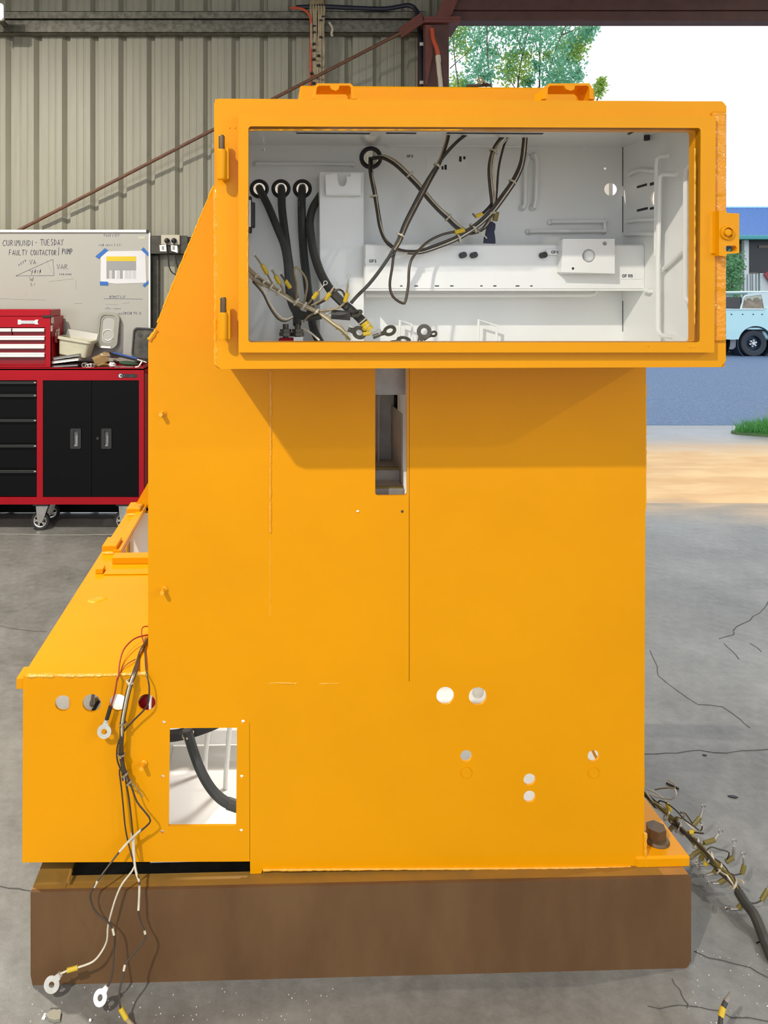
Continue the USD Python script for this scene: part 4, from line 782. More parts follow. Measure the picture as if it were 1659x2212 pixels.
mp2('cover_plate', MB().xz(cpoly, cv, cv + .003).add(bx(MB(), 1216, 588, 1327, 591, cv + .0032, vc - .0003).get()).add(bx(MB(), 1213, 518, 1216, 588, cv + .0032, vc - .0003).get()).add(bx(MB(), 1325, 518, 1328, 588, cv + .0032, vc - .0003).get()), smooth=False)
mp('hole_filler', MB().add(trimesh.creation.icosphere(3, .0165).apply_transform(np.diag([1, .7, 1, 1])).apply_translation(P(1272, 552.5, cv + .0150))), 'label_white')  # added pale dome that fills the plain open hole of the cover plate
c = P(1306, 526, cv); mp('screw', MB().revolve([(0, .004), (.003, .0038), (.0042, .0015), (.0042, 0)], (c[0], cv, c[2]), (0, -1, 0), 12), 'tin')
def lab(x0, y0, x1, y1, v, text, th=.006, tx=None, m_='label_white'):
    p = mp('label_plate', bx(MB(), x0, y0, x1, y1, v - .0009, v - .0001), m_, smooth=False)
    if text:
        t = meshkit.text_mesh(text, th, .0004, bold=True); v3 = t.vertices.copy(); o = P(tx or x0 + (x1 - x0) * .3, (y0 + y1) / 2, v); w = v3[:, 0].max()
        t = trimesh.Trimesh(np.stack([o[0] + v3[:, 0], v - .0010 - v3[:, 2], o[2] - th / 2 + v3[:, 1]], 1), t.faces[:, ::-1], process=False)
        t.fix_normals(); part(p, 'lettering', t, 'print_black', smooth=False, raw=True)
lab(789, 557.5, 835, 570, vc, 'GF1', tx=797); lab(1338, 589, 1387, 603, vc, 'GF R5', tx=1343); lab(1180, 538, 1216, 551, vc - .004, 'GF6', tx=1190)
lab(869, 331.5, 893, 343, vb, 'GF2', .0055, 878); lab(712, 317.5, 732, 328, vb, None); lab(1052, 331, 1073, 345, vb, None)
lab(920, 338, 1012, 367, vb, None)
for a, b, c_, d_ in ((992, 338, 997, 349), (1001, 338, 1005.5, 344), (954, 359, 958, 366.5), (960, 356, 965, 366.5)): mp('label_print', bx(MB(), a, b, c_, d_, vb - .0012, vb - .0009), 'print_black', smooth=False)
# seams of the corner and slots of the right wall and ceiling
for a, b in ((318, 402), (424, 502), (650, 716)): mp('seam_gap', bx(MB(), 1345, a, 1346.6, b, vb - .001, vb - .0001), 'print_black', smooth=False)
def wall_slot(x0, x1, y, h, name='wall_slot', m_='print_black'):
    a, b = onright(x0, y), onright(x1, y); return mp(name, MB().box(ui1 - .0022, ui1 - .0012, a[1], b[1], a[2] - h, a[2] + h), m_, smooth=False)
wall_slot(1378, 1399, 404.5, .0025); wall_slot(1378, 1401, 455, .0025); wall_slot(1406, 1417, 398.5, .003); wall_slot(1406, 1416, 451, .0025)
def wbar(pts, off=.014, r=.0046, ends=True):
    q = [onright(x, y, off) for x, y in pts]
    if ends: q = [np.array([ui1 - .002, q[0][1], q[0][2]])] + q + [np.array([ui1 - .002, q[-1][1], q[-1][2]])]
    mp2('white_bar', MB().tube(np.array(q), r, 8, False))
wbar([(1442, 337), (1428, 337), (1420, 342), (1418, 360), (1417, 552)], .02, ends=False); wbar([(1461, 377), (1434, 376), (1427, 380), (1425, 392), (1421, 560), (1421, 712), (1426, 723), (1436, 726), (1456, 729)], .024, ends=False)
wbar([(1500, 354), (1490, 356), (1484, 364), (1481, 385), (1480, 640), (1484, 650), (1499, 651)], .02, ends=False)
wbar([(1430, 584), (1452, 563), (1475, 541), (1500, 522)], .010, .004); wbar([(1358, 377), (1374, 369), (1386, 367), (1408, 370)], .008, .0042); wbar([(1352, 479), (1380, 475), (1414, 474)], .008, .0042); wbar([(1349, 507), (1380, 505), (1414, 505)], .008, .0042); wbar([(1392, 627), (1403, 630)], .008, .004)
def onceil(x, y, off=.002):
    lo, hi = -.24, .8
    for _ in range(50):
        mid = (lo + hi) / 2
        if P(x, y, mid)[2] < zi1 - off: lo = mid
        else: hi = mid
    return P(x, y, (lo + hi) / 2)
a, b = onceil(640, 288), onceil(1178, 280)
mp2('ceiling_strip', MB().box(a[0], onceil(1178, 288)[0], onceil(800, 274)[1], a[1], zi1 - .008, zi1 - .0016, .001))
for x0, x1 in ((641, 800), (835, 900), (966, 1176)): mp('ceiling_slit', MB().box(onceil(x0, 287, .0085)[0], onceil(x1, 287, .0085)[0], onceil(x0, 287, .0085)[1] - .001, onceil(x0, 287, .0085)[1] + .007, zi1 - .0090, zi1 - .0081), 'print_black', smooth=False)
mp('ceiling_slit', MB().beam(onceil(1357, 290, .003), onceil(1382, 279, .003), .003, .002), 'print_black')
c = P(1349, 281, .1); mp('ceiling_knob', MB().cyl((c[0], .0, zi1 - .012), (c[0], .0, zi1 - .0017), .006, 12), 'rubber')
# dark parts at the left edge of the opening
c = P(541, 460, .0)
mp('terminal_block', MB().box(ui0 + .002, P(540, 460, .03)[0] + .004, .03, .05, P(540, 503, .03)[2], P(540, 424, .03)[2], .002), 'black_plastic'); mp('terminal_block', MB().box(P(541, 460, .032)[0], P(551, 460, .032)[0], .026, .044, P(545, 492, .03)[2], P(545, 437, .03)[2], .002), 'black_plastic')
mp('terminal_label', MB().box(P(537, 460, .024)[0] - .012, P(541, 460, .024)[0] + .001, .0245, .0258, P(540, 490, .024)[2], P(540, 432, .024)[2]), 'label_white')
# ---- hinges, raised edge strip and catch on the front
for k, (x0, x1, y0, y1, pt) in enumerate(((468, 489, 322, 387, 292), (472, 492, 675, 735, 642))):
    a, b = P(x0, y1, vf - .03), P(x1, y0, vf - .03); um, w = (a[0] + b[0]) / 2, (b[0] - a[0])
    h = mp('hinge', MB().tube([(um, vf - .026, a[2]), (um, vf - .026, a[2] + .003), (um, vf - .026, b[2] - .003), (um, vf - .026, b[2])], [w * .42, w * .5, w * .5, w * .42], 16, False), 'yellow', label='yellow hinge barrel at the ' + ('top' if k == 0 else 'bottom') + ' left of the box')
    part(h, 'hinge_leaf', MB().box(um, b[0] + .004, vf - .026, vf - .0004, a[2] + .001, b[2] + .004, .001), 'yellow', raw=True)
    part(h, 'hinge_pin', MB().tube([(um, vf - .026, b[2] - .002), (um, vf - .026, P(478, pt + 3, vf - .026)[2]), (um, vf - .026, P(478, pt, vf - .026)[2])], [.0052, .0052, .0035], 12, False), 'bronze', raw=True)
ra_, rb_ = P(1536, 242, vf), P(1566, 738, vf)
mp('edge_strip', MB().box(ra_[0], rb_[0], vf - .006, vf - .0002, P(1550, 738, vf)[2], P(1550, 242, vf)[2], .003), 'yellow_lumpy', label='lumpy dripping paint strip down the right of the box')
vk = vf - .03
kp = pp([(1553, 455), (1568, 455), (1571, 460), (1597, 461), (1597, 547), (1571, 548), (1568, 554), (1553, 552)], vk)
so = LineString([P(1572.5, 537, vk)[[0, 2]], P(1585.5, 537, vk)[[0, 2]]]).buffer(.0052)
k = mp('catch_block', MB().xz(kp.difference(so), vk, vk + .012).add(bx(MB(), 1534, 457, 1555, 552, vk + .010, vf - .0065, .004).get()), 'yellow', smooth=False, label='yellow catch block with slotted lug')
c = P(1570, 503, vk); part(k, 'catch_stud', MB().revolve([(.0125, 0), (.012, .004), (.009, .005), (.0088, .001)], (c[0], vk, c[2]), (0, -1, 0), 20).revolve([(0, .012), (.0055, .011), (.006, 0)], (c[0] - .004, vk, c[2]), (0, -1, 0), 16), 'yellow', raw=True)
# ---- hood on the roof with two strap brackets
vh = -.06
mp('hood', MB().box(P(648, 200, vh)[0], P(1285, 200, vh)[0], vh, .12, zo1 - .002, P(966, 187, vh)[2], .003), 'yellow')
for x0, x1 in ((672, 771), (1172, 1286)):
    vs = -.20; w = x1 - x0
    o = pp([(x0, 213.5), (x0 + 6, 208), (x0 + 8, 186), (x0 + 14, 180), (x1 - 14, 180), (x1 - 8, 186), (x1 - 7, 204), (x1, 213.5)], vs); i = pp([(x0 + 10, 214), (x0 + 12, 189), (x0 + 17, 185), (x1 - 17, 185), (x1 - 13, 189), (x1 - 12, 214)], vs)
    p = mp('strap_bracket', MB().xz(o.difference(i), vs, vs + .06), 'yellow', smooth=False)
    part(p, 'strap_tab', MB().xz(pp([(x0 + w * .4, 184), (x0 + w * .62, 184), (x0 + w * .6, 193), (x0 + w * .53, 196), (x0 + w * .45, 193)], vs - .004), vs - .004, vs + .004), 'yellow', raw=True)
# ---- the low wing in front-left: top deck, window frame, lugs
def deck(x, y, z=None):
    z = zW if z is None else z; lo, hi = -.1, 4.0
    for _ in range(60):
        mid = (lo + hi) / 2
        if P(x, y, mid)[2] > z: lo = mid
        else: hi = mid
    return P(x, y, lo)

wA, wB = deck(262, 1197), deck(318, 1098)
ho = sbox(wA[0], wA[1], uL - .03, wB[1])
mp('wing_deck', MB().xy(sbox(uW, TH, uL, DW).difference(ho), zW - TH, zW), 'yellow', smooth=False)
mp('wing_side', MB().yz(sbox(TH, zB, DW, zW - TH).difference(sbox(.52, .34, DW - .07, zW - .05)), uW, uW + TH), 'yellow', smooth=False); mp('wing_back', MB().box(uW + TH, uL, DW - TH, DW, zB, zW - TH), 'yellow')  # side opening added so lamp light reaches the wing interior
mp('wing_lining', MB().box(uW + TH + .001, uW + TH + .003, .012, .52, .21, zW - .01).box(uW + TH + .001, uW + TH + .003, .52, DW - .03, .21, .335).box(uW + .007, uL + .3, DW - .02, DW - .012, .25, zW - .01).box(uL - .001, uL + .003, TH + .01, DW - .01, zW - .15, zW - .007), 'white_paint', smooth=False)
a = deck(242, 1219); mp('wing_frame', MB().box(a[0], uL - .001, a[1], a[1] + .045, zW, zW + .019, .001), 'yellow')
b = deck(236, 1215); mp('wing_frame', MB().box(wA[0] - .026, wA[0] - .001, wA[1], wB[1] + .06, zW, zW + .012, .001), 'yellow')
mp('wing_frame', MB().box(wA[0] - .026, uL - .001, wB[1] + .002, wB[1] + .05, zW, zW + .019, .001), 'yellow')
for (x0, x1, yb, h) in ((220, 252, 1196, .024), (273, 302, 1113, .024)):
    a, b = deck(x0, yb), deck(x1, yb); p = mp('hinge_lug', MB().box(a[0], b[0], a[1], a[1] + .085, zW, zW + h, .002), 'yellow')
    part(p, 'lug_hole', MB().cyl(((a[0] + b[0]) / 2, a[1] + .045, zW + h), ((a[0] + b[0]) / 2, a[1] + .045, zW + h + .0006), .008, 16), 'yellow_weld', raw=True)
    part(p, 'weld_bead', MB().add(sweep([(a[0] + .003, a[1] - .002, zW + .002), ((a[0] + b[0]) / 2, a[1] - .003, zW + .003), (b[0] - .002, a[1] - .002, zW + .002)], [.004, .006, .004], 8, False)), 'yellow_weld', raw=True)
a, b = deck(206, 1240), deck(222, 1240); mp('stop_block', MB().box(a[0], b[0], a[1], a[1] + .035, zW, zW + .014, .001), 'yellow')
a = deck(224, 1240); mp('deck_ridge', MB().box(a[0], uL - .001, a[1] - .01, a[1] + .03, zW, zW + .004, .003), 'yellow')
for x, y in ((205, 1297), (215, 1293)): a = deck(x, y); mp('deck_boss', MB().add(trimesh.creation.icosphere(2, .016).apply_transform(np.diag([1.2, 1, .22, 1])).apply_translation((a[0], a[1], zW))), 'yellow_weld')
mp('far_slope', MB().xz(pp([(294, 1088), (318, 1046), (340, 1046), (340, 1090)], DW - .06), DW - .06, DW - .05), 'yellow', smooth=False)
mp('edge_lug', MB().box(P(35, 1475, .01)[0], uW - .0005, .01, .06, P(40, 1489, .01)[2], P(40, 1465, .01)[2], .001), 'yellow')
mp('side_flap', MB().box(uR, uR + .003, .004, .012, P(1394, 1085, 0)[2], P(1394, 1048, 0)[2]), 'yellow'); mp('side_flap', MB().box(uR, uR + .003, .004, .012, P(1394, 1703, 0)[2], P(1394, 1664, 0)[2]), 'yellow')
# ---- foot plate with its bolt
ft = P(1490, 1851, .0); fz0, fz1 = P(1440, 1876, -.004)[2], P(1440, 1851, -.004)[2]
fp = mp('foot_plate', MB().box(uR - .02, ft[0], -.004, .19, fz0, fz1, .004), 'yellow')
mp('weld_bead', bead([(1394, 1800), (1394, 1845), (1396, 1872)], -.001, .0035, .3), 'yellow_weld')
bc = P(1425, 1835, .03); m = MB()
bl = part(fp, 'bolt_head', MB().xy(Point(bc[0], .045).buffer(.0205, quad_segs=6).intersection(Polygon([(bc[0] + .0205 * math.cos(a), .045 + .0205 * math.sin(a)) for a in np.arange(6) * math.pi / 3 + .3])), fz1 + .009, fz1 + .030), 'bronze', smooth=False, raw=True, label='brown hexagon bolt head')
part(fp, 'washer', MB().revolve([(0, .009), (.018, .009), (.0245, .006), (.027, .0015), (.027, 0), (0, 0)], (bc[0], .045, fz1), (0, 0, 1), 28), 'bronze', raw=True)
# ---- steel base the machine stands on
sb = thing('steel_plinth', 'rusty brown steel channel plinth under the yellow cabinet', 'plinth', (0, PIV, 0), YAW)
vS = -.035
bl_, br_ = P(66, 1920, vS)[0], P(1493, 1907, vS)[0]; zb1 = P(800, 1911, vS)[2]
pb = Polygon([(bl_ + .004, 0), (br_ - .010, 0), (br_, .014), (br_, zb1), (bl_, zb1), (bl_, .02)])
part(sb, 'front_web', MB().xz(pb, vS, vS + .008), 'rust_face', raw=True, smooth=False)
ml, mr = P(150, 1880, .008)[0], P(1418, 1890, 0)[0]
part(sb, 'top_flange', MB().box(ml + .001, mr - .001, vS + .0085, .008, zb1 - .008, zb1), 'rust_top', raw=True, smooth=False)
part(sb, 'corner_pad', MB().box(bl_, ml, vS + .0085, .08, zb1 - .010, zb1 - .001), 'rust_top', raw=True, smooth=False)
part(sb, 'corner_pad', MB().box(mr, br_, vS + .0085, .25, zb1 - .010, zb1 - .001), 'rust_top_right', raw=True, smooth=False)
part(sb, 'end_web', MB().box(bl_, bl_ + .008, vS + .009, .9, 0, zb1 - .011), 'rust_face', raw=True, smooth=False); part(sb, 'end_web', MB().box(br_ - .008, br_, vS + .009, .9, .0, zb1 - .011), 'rust_face', raw=True, smooth=False)
part(sb, 'rear_web', MB().box(bl_, br_, .9, .908, 0, zb1 - .002), 'rust_face', raw=True, smooth=False)
part(sb, 'cross_member', MB().box(P(541, 1880, .03)[0], uR + .02, .009, .10, zb1 - .03, P(800, 1886, .0)[2] - .002), 'rust_face', raw=True, smooth=False)
part(sb, 'weld_bead', MB().add(sweep([P(146, 1905, vS + .01) + [0, 0, 0], P(151, 1890, vS + .025), P(153, 1880, .0)], .0035, 6, False)), 'rust_top', raw=True)
# ================================================================ tool chests by the back wall
Yr = 4.50
def rx(x): return wx(x, Yr)
def rz(y): return wz(y, Yr)
rc = thing('roller_cabinet', 'red roller tool cabinet with black drawers and two black doors, on castors', 'tool cabinet', (rx(100), Yr, 0))
xL, xR, zt, zb_, yb_ = rx(-112), rx(311), rz(797), rz(1090), 4.80
part(rc, 'body', MB().box(xL, xL + .012, Yr + .004, yb_, zb_, zt).box(xR - .004, xR, Yr + .004, yb_, zb_, zt).box(xL, xR, yb_ - .004, yb_, zb_, zt).box(xL + .012, xR - .004, Yr + .03, yb_ - .004, zb_, zb_ + .02), 'red_paint')
fr = sbox(xL, zb_, xR, zt).difference(unary_union([sbox(xL + .02, rz(1074), rx(79.5), rz(821.5)), sbox(rx(92.5), rz(1074), rx(300), rz(821.5))]))
part(rc, 'front_frame', MB().xz(fr, Yr, Yr + .02), 'red_paint', smooth=False)
part(rc, 'top_tray', MB().box(xL, xR, Yr, yb_, zt - .006, zt).box(xL, rx(300), Yr, Yr + .006, zt, zt + .008, .002).box(xL, xR, yb_ - .006, yb_, zt, zt + .012, .002).box(xR - .006, xR, Yr, yb_, zt, zt + .022, .002), 'red_paint')
part(rc, 'inside', MB().box(xL + .014, xR - .006, Yr + .028, Yr + .032, zb_ + .02, zt - .01), 'black')
for a, b in ((823, 848), (851, 902), (905, 957), (960, 1012), (1015, 1073)):
    d = part(rc, 'drawer', MB().box(xL + .022, rx(79), Yr + .004, Yr + .024, rz(b), rz(a), .002), 'black_powder')
    part(d, 'handle_strip', MB().box(xL + .022, rx(79), Yr - .008, Yr + .0035, rz(a + 3.4), rz(a + .6), .0015).box(xL + .022, rx(79), Yr - .008, Yr - .006, rz(a + 6), rz(a + 3.4)), 'black_plastic')
    part(d, 'handle_end', MB().box(rx(74), rx(78.8), Yr - .009, Yr + .0033, rz(a + 4.5), rz(a + 1.5), .001), 'tin')
for a, b, h0, h1 in ((92.9, 197.1, 152, 175), (198.1, 299.7, 219, 241)):
    d = part(rc, 'door', MB().xz(sbox(rx(a), rz(1073.6), rx(b), rz(822)).difference(sbox(rx(h0 + 4), rz(965), rx(h1 - 5), rz(930))), Yr + .003, Yr + .022), 'black_powder', smooth=False)
    part(d, 'handle_bezel', MB().xz(rrect(rx(h0), rx(h1), rz(969.5), rz(925.5), .007).difference(rrect(rx(h0 + 6.5), rx(h1 - 7), rz(964), rz(931), .003)), Yr - .003, Yr + .0028), 'black_plastic')
    part(d, 'handle_cup', MB().box(rx(h0 + 4), rx(h1 - 5), Yr + .016, Yr + .021, rz(965), rz(930)).xz(Polygon([(rx(h0 + 6), rz(964)), (rx(h1 - 7), rz(964)), (rx(h1 - 9), rz(960.5)), (rx((h0 + h1) / 2), rz(959)), (rx(h0 + 8), rz(961.5))]), Yr + .004, Yr + .015), 'flap_grey', smooth=False)
part(rc, 'door_lock', MB().cyl((rx(211), Yr - .002, rz(947)), (rx(211), Yr + .0028, rz(947)), .009, 16), 'black_plastic')
bdg = part(rc, 'badge', MB().xz(unary_union([rrect(rx(258), rx(296), rz(815.5), rz(808), .006), Point(rx(260), rz(811.5)).buffer(.014)]).difference(sbox(rx(254), rz(813), rx(258), rz(810))), Yr - .002, Yr - .0002), 'black_plastic')
m = MB(); x = 264
part(bdg, 'badge_emblem', MB().xz(Point(rx(260.5), rz(811.6)).buffer(.0115).difference(Point(rx(262), rz(811.6)).buffer(.006)), Yr - .0032, Yr - .0022), 'chrome', smooth=False)
scribble(m, 'cxsccxss', 265, 815, 7.5, 3.7, r=.0011, Y=Yr - .0022); part(bdg, 'badge_lettering', m, 'chrome', smooth=False)
part(rc, 'side_handle', MB().tube([(xR + .001, Yr + .08, zt - .03), (xR + .03, Yr + .08, zt - .02), (xR + .03, Yr + .24, zt - .02), (xR + .001, Yr + .24, zt - .03)], .006, 8, False), 'red_paint')
cxw, czw, cr = rx(82), rz(1124), 0
cr = czw - 0.0
for i, (xx, yy) in enumerate(((rx(82), Yr + .05), (rx(262), Yr + .05), (rx(82), Yr + .25), (rx(262), Yr + .25), (rx(-80), Yr + .05), (rx(-80), Yr + .25))):
    r = .055
    c = part(rc, 'castor', MB().revolve([(r * .70, -.014), (r * .95, -.016), (r, -.01), (r, .01), (r * .95, .016), (r * .70, .014), (r * .70, -.014)], (xx, yy, r), (0, 1, 0), 32), 'rubber')
    sp_ = MB().revolve([(r * .60, -.011), (r * .71, -.013), (r * .71, .013), (r * .60, .011), (r * .60, -.011)], (xx, yy, r), (0, 1, 0), 32).cyl((xx, yy - .013, r), (xx, yy + .013, r), .011, 12)
    for j in range(5):
        a = j * 2 * math.pi / 5 + .6
        for e in (-.16, .16): sp_.beam((xx + .008 * math.cos(a), yy - .009, r + .008 * math.sin(a)), (xx + r * .64 * math.cos(a + e), yy - .009, r + r * .64 * math.sin(a + e)), .005, .005)
    part(c, 'spoked_rim', sp_, 'chrome')
    fk = Polygon([(xx - .022, zb_ - .018), (xx + .050, zb_ - .018), (xx + .022, r + .01), (xx + .011, r - .010), (xx - .011, r - .010), (xx - .016, r + .02)])
    part(c, 'fork', MB().xz(fk, yy - .022, yy - .018).xz(fk, yy + .018, yy + .022).box(xx - .022, xx + .05, yy - .022, yy + .022, zb_ - .019, zb_ - .013), 'bare_steel')
    part(c, 'top_plate', MB().box(xx - .035, xx + .055, yy - .035, yy + .035, zb_ - .0128, zb_ - .0005), 'black_plastic')
# upper chest
Yu = 4.52
def qx(x): return wx(x, Yu)
def qz(y): return wz(y, Yu)
ch = thing('tool_chest', 'red top tool chest with white-faced drawer handles standing on the roller cabinet', 'tool chest', (qx(20), Yu, zt + .0085))
xR2, z0c, z1c = qx(109), zt + .0088, qz(684)
part(ch, 'body', MB().box(xL, xL + .004, Yu + .004, 4.78, z0c, z1c).box(xR2 - .004, xR2, Yu + .004, 4.78, z0c, z1c).box(xL, xR2, 4.776, 4.78, z0c, z1c).box(xL, xR2, Yu + .02, 4.78, z0c, z0c + .004), 'red_paint')
part(ch, 'front_frame', MB().xz(sbox(xL, z0c, xR2, z1c).difference(sbox(xL + .02, qz(788.5), qx(97.6), qz(707))), Yu, Yu + .018), 'red_paint', smooth=False)
part(ch, 'lid', MB().box(xL, xR2 + .0015, Yu - .004, 4.72, z1c + .001, qz(668.5), .004), 'red_paint')
part(ch, 'lid_corner', MB().box(qx(92), xR2 + .004, Yu - .009, Yu + .03, qz(685.5), qz(681), .002), 'black_plastic')
for r_, (a, b) in enumerate(((709, 716.5), (725, 734.5), (743, 753), (761.5, 771.5))):
    cols = ((-200, 25.5), (27.5, 97)) if r_ == 0 else ((-200, 97.3),)
    nz = (725, 743, 761.5, 788)[r_]
    for x0, x1 in cols:
        x0 = max(qx(x0), xL + .021)
        d = part(ch, 'drawer', MB().box(x0, qx(x1), Yu + .003, Yu + .016, qz(nz - 1), qz(a - .8), .001), 'red_drawer')
        hh = part(d, 'handle_strip', MB().box(x0, qx(x1), Yu - .012, Yu + .0026, qz((a * .62 + b * .38)), qz(a), .002).box(x0, qx(x1), Yu - .014, Yu - .004, qz(b), qz(a * .60 + b * .40), .003), 'alu')
part(ch, 'bottom_trim', MB().box(xL + .02, qx(98), Yu - .003, Yu - .0002, qz(788), qz(785.5)), 'red_paint')
q = [(38.7, 690.5), (45.5, 690.5), (46.5, 692.5), (75.5, 692.5), (76.5, 690.5), (84, 690.5), (82, 693.5), (82, 697.5), (84, 700.8), (76, 700.8), (75, 699.2), (46.5, 699.2), (45.5, 701), (38.7, 701)]
b_ = part(ch, 'badge', MB().xz(Polygon([(qx(a), qz(b)) for a, b in q]), Yu - .004, Yu - .0002), 'chrome', smooth=False, label='chrome spanner-shaped badge')
m = MB(); scribble(m, 'SIDCHROME', 47.5, 698.2, 4.6, 3.1, r=.0007, Y=Yu - .0042) if False else scribble(m, 'cscxsccxs', 47.5, 698.2, 7, 3.1, r=.0007, Y=Yu - .0042); part(b_, 'badge_lettering', m, 'print_grey', smooth=False)
part(ch, 'latch_plate', MB().box(xR2 + .0002, xR2 + .003, Yu + .01, Yu + .055, qz(699), qz(686)), 'tin_light'); part(ch, 'latch_plate', MB().box(xR2 + .0002, xR2 + .003, Yu + .005, Yu + .035, qz(716), qz(703)), 'tin_light')
pl = thing('padlock', 'dark red padlock hanging with keys on the right side of the tool chest', 'padlock', (xR2 + .012, Yu + .08, qz(735)))
part(pl, 'lock_body', MB().box(xR2 + .004, xR2 + .022, Yu + .055, Yu + .115, qz(742), qz(728), .004), 'red_drawer')
part(pl, 'shackle', MB().tube([(xR2 + .012, Yu + .065, qz(729)), (xR2 + .012, Yu + .067, qz(719)), (xR2 + .012, Yu + .085, qz(714)), (xR2 + .012, Yu + .103, qz(719)), (xR2 + .012, Yu + .105, qz(729))], .0035, 8), 'chrome')
part(pl, 'key', MB().ring((xR2 + .014, Yu + .12, qz(714)), .012, .002, (1, .2, 0), 14, 6).box(xR2 + .013, xR2 + .016, Yu + .115, Yu + .125, qz(736), qz(718)), 'chrome')
# ---- clutter on the cabinet top
zc = zt + .0005
def at(x, y, Y): return W(x, y, Y)
def placed(mesh_, loc, rx_=0, ry_=0, rz_=0):
    m = mesh_.get() if isinstance(mesh_, MB) else mesh_; m = m.copy(); T = trimesh.transformations.euler_matrix(math.radians(rx_), math.radians(ry_), math.radians(rz_)); T[:3, 3] = loc; m.apply_transform(T); return m
def lofted(sections, close=True):
    """sections: list of (z, shapely polygon) with same vertex count -> open-topped vessel walls with thickness handled by the caller."""
    v, f = [], []; n = len(sections[0][1])
    for z, p in sections: v += [(a, b, z) for a, b in p]
    for k in range(len(sections) - 1):
        for i in range(n):
            a, b, c, d = k * n + i, k * n + (i + 1) % n, (k + 1) * n + (i + 1) % n, (k + 1) * n + i; f += [(a, b, c), (a, c, d)]
    v += [(0, 0, sections[0][0]), (0, 0, sections[-1][0])]; c0, c1 = len(v) - 2, len(v) - 1
    for i in range(n): f += [(c0, (i + 1) % n, i), (c1, (len(sections) - 1) * n + i, (len(sections) - 1) * n + (i + 1) % n)]
    return trimesh.Trimesh(np.array(v), np.array(f), process=False)
def rr(w, d, r): return np.array(rrect(-w / 2, w / 2, -d / 2, d / 2, r, 4).exterior.coords)[:-1]
Yt = 4.66
tb = thing('plastic_tub', 'cream plastic tub tilted on the tool cabinet beside the red chest', 'tub', W(163, 770, Yt))
o = W(162, 768, Yt); w0, hh = 68 / F * Yt, 38 / F * Yt
part(tb, 'bucket', placed(lofted([(0, rr(w0 * .80, .13, .018)), (.004, rr(w0 * .86, .14, .02)), (hh, rr(w0, .16, .02)), (hh, rr(w0 - .006, .154, .018)), (.008, rr(w0 * .84, .134, .018)), (.006, rr(w0 * .3, .1, .01))]), o, 0, 9.5, 0), 'tub_plastic')
part(tb, 'rim', placed(lofted([(hh - .016, rr(w0 + .006, .166, .022)), (hh - .015, rr(w0 + .016, .176, .024)), (hh + .001, rr(w0 + .014, .174, .024)), (hh + .002, rr(w0 + .002, .162, .02)), (hh - .01, rr(w0 - .001, .159, .02))]), o, 0, 9.5, 0), 'tub_plastic')
part(tb, 'tub_lid', placed(MB().box(-w0 * .5, w0 * .5, .05, .054, hh + .004, hh + .055), o, -14, 9.5, 0), 'whiteboard')
ty = thing('glass_dish', 'clear oblong dish in a grey rim leaning upright against the whiteboard', 'dish', W(232, 752, 4.76))
tw_, th_ = 47 / F * 4.76, 78 / F * 4.76
oy = W(233, 714, 4.765)
prof = rrect(-tw_ / 2, tw_ / 2, -th_ / 2, th_ / 2, .042, 6); inn = rrect(-tw_ / 2 + .018, tw_ / 2 - .018, -th_ / 2 + .02, th_ / 2 - .016, .032, 6); inn2 = rrect(-tw_ / 2 + .03, tw_ / 2 - .03, -th_ / 2 + .036, th_ / 2 - .03, .028, 6)
part(ty, 'rim', placed(MB().xz(prof.difference(inn), -.012, .012), oy, -6, 4, 0), 'dish_rim')
part(ty, 'well', placed(MB().xz(inn.difference(inn2), -.004, .010), oy, -6, 4, 0), 'dish_rim')
part(ty, 'glass', placed(MB().xz(inn2, 0, .008), oy, -6, 4, 0), 'dish_glass', label='shiny pale bottom of the dish')
part(ty, 'ring_mark', placed(MB().ring((.004, -.002, -.028), .034, .004, seg=28), oy, -6, 4, 0), 'tin_light')
part(ty, 'base_lip', placed(MB().box(-.030, .030, -.016, -.0125, -th_ / 2 + .002, -th_ / 2 + .014, .001), oy, -6, 4, 0), 'label_white')
dp = thing('baking_tin', 'dark grimy oblong tin leaning on the whiteboard at the right end of the cabinet', 'tin', W(310, 775, 4.74))
oy2 = W(312, 741, 4.75); pw, ph = 52 / F * 4.75, 66 / F * 4.75
o1 = rrect(-pw / 2, pw / 2, -ph / 2, ph / 2, .028, 5); o2 = rrect(-pw / 2 + .008, pw / 2 - .008, -ph / 2 + .008, ph / 2 - .008, .024, 5)
part(dp, 'rim', placed(MB().xz(o1.difference(o2), -.012, .01), oy2, -8, 3, 0), 'black_plastic'); part(dp, 'pan', placed(MB().xz(o2, .002, .009), oy2, -8, 3, 0), 'tin_dark')
for (x, z, r) in ((-.028, .045, .016), (.03, .042, .02), (-.02, -.02, .014), (.02, -.01, .018)): part(dp, 'stain', placed(MB().cyl((x, .0005, z), (x, .003, z), r, 14), oy2, -8, 3, 0), 'black', smooth=False)
cb = thing('cardboard_box', 'small brown cardboard box with a torn flap among the tools', 'box', W(214, 784, 4.62))
ob = W(217, 776, 4.63)
part(cb, 'carton', placed(MB().box(-.042, .042, -.03, .03, -.024, .024, .001), ob, 8, -24, 20), 'card'); part(cb, 'flap', placed(MB().box(-.0, .055, -.03, .03, .0255, .028), ob, 8, -8, 20), 'card'); part(cb, 'flap_inside', placed(MB().box(.002, .05, -.031, .02, .029, .0305), ob, 8, 2, 20), 'label_white')
wk = single('wooden_block', placed(MB().box(-.016, .016, -.02, .02, 0, .03, .002), W(134, 774, 4.70) * [1, 1, 0] + [0, 0, zc + .045], 0, 0, 15), 'wood_block', 'small orange wooden block beside the cream tub', 'block')
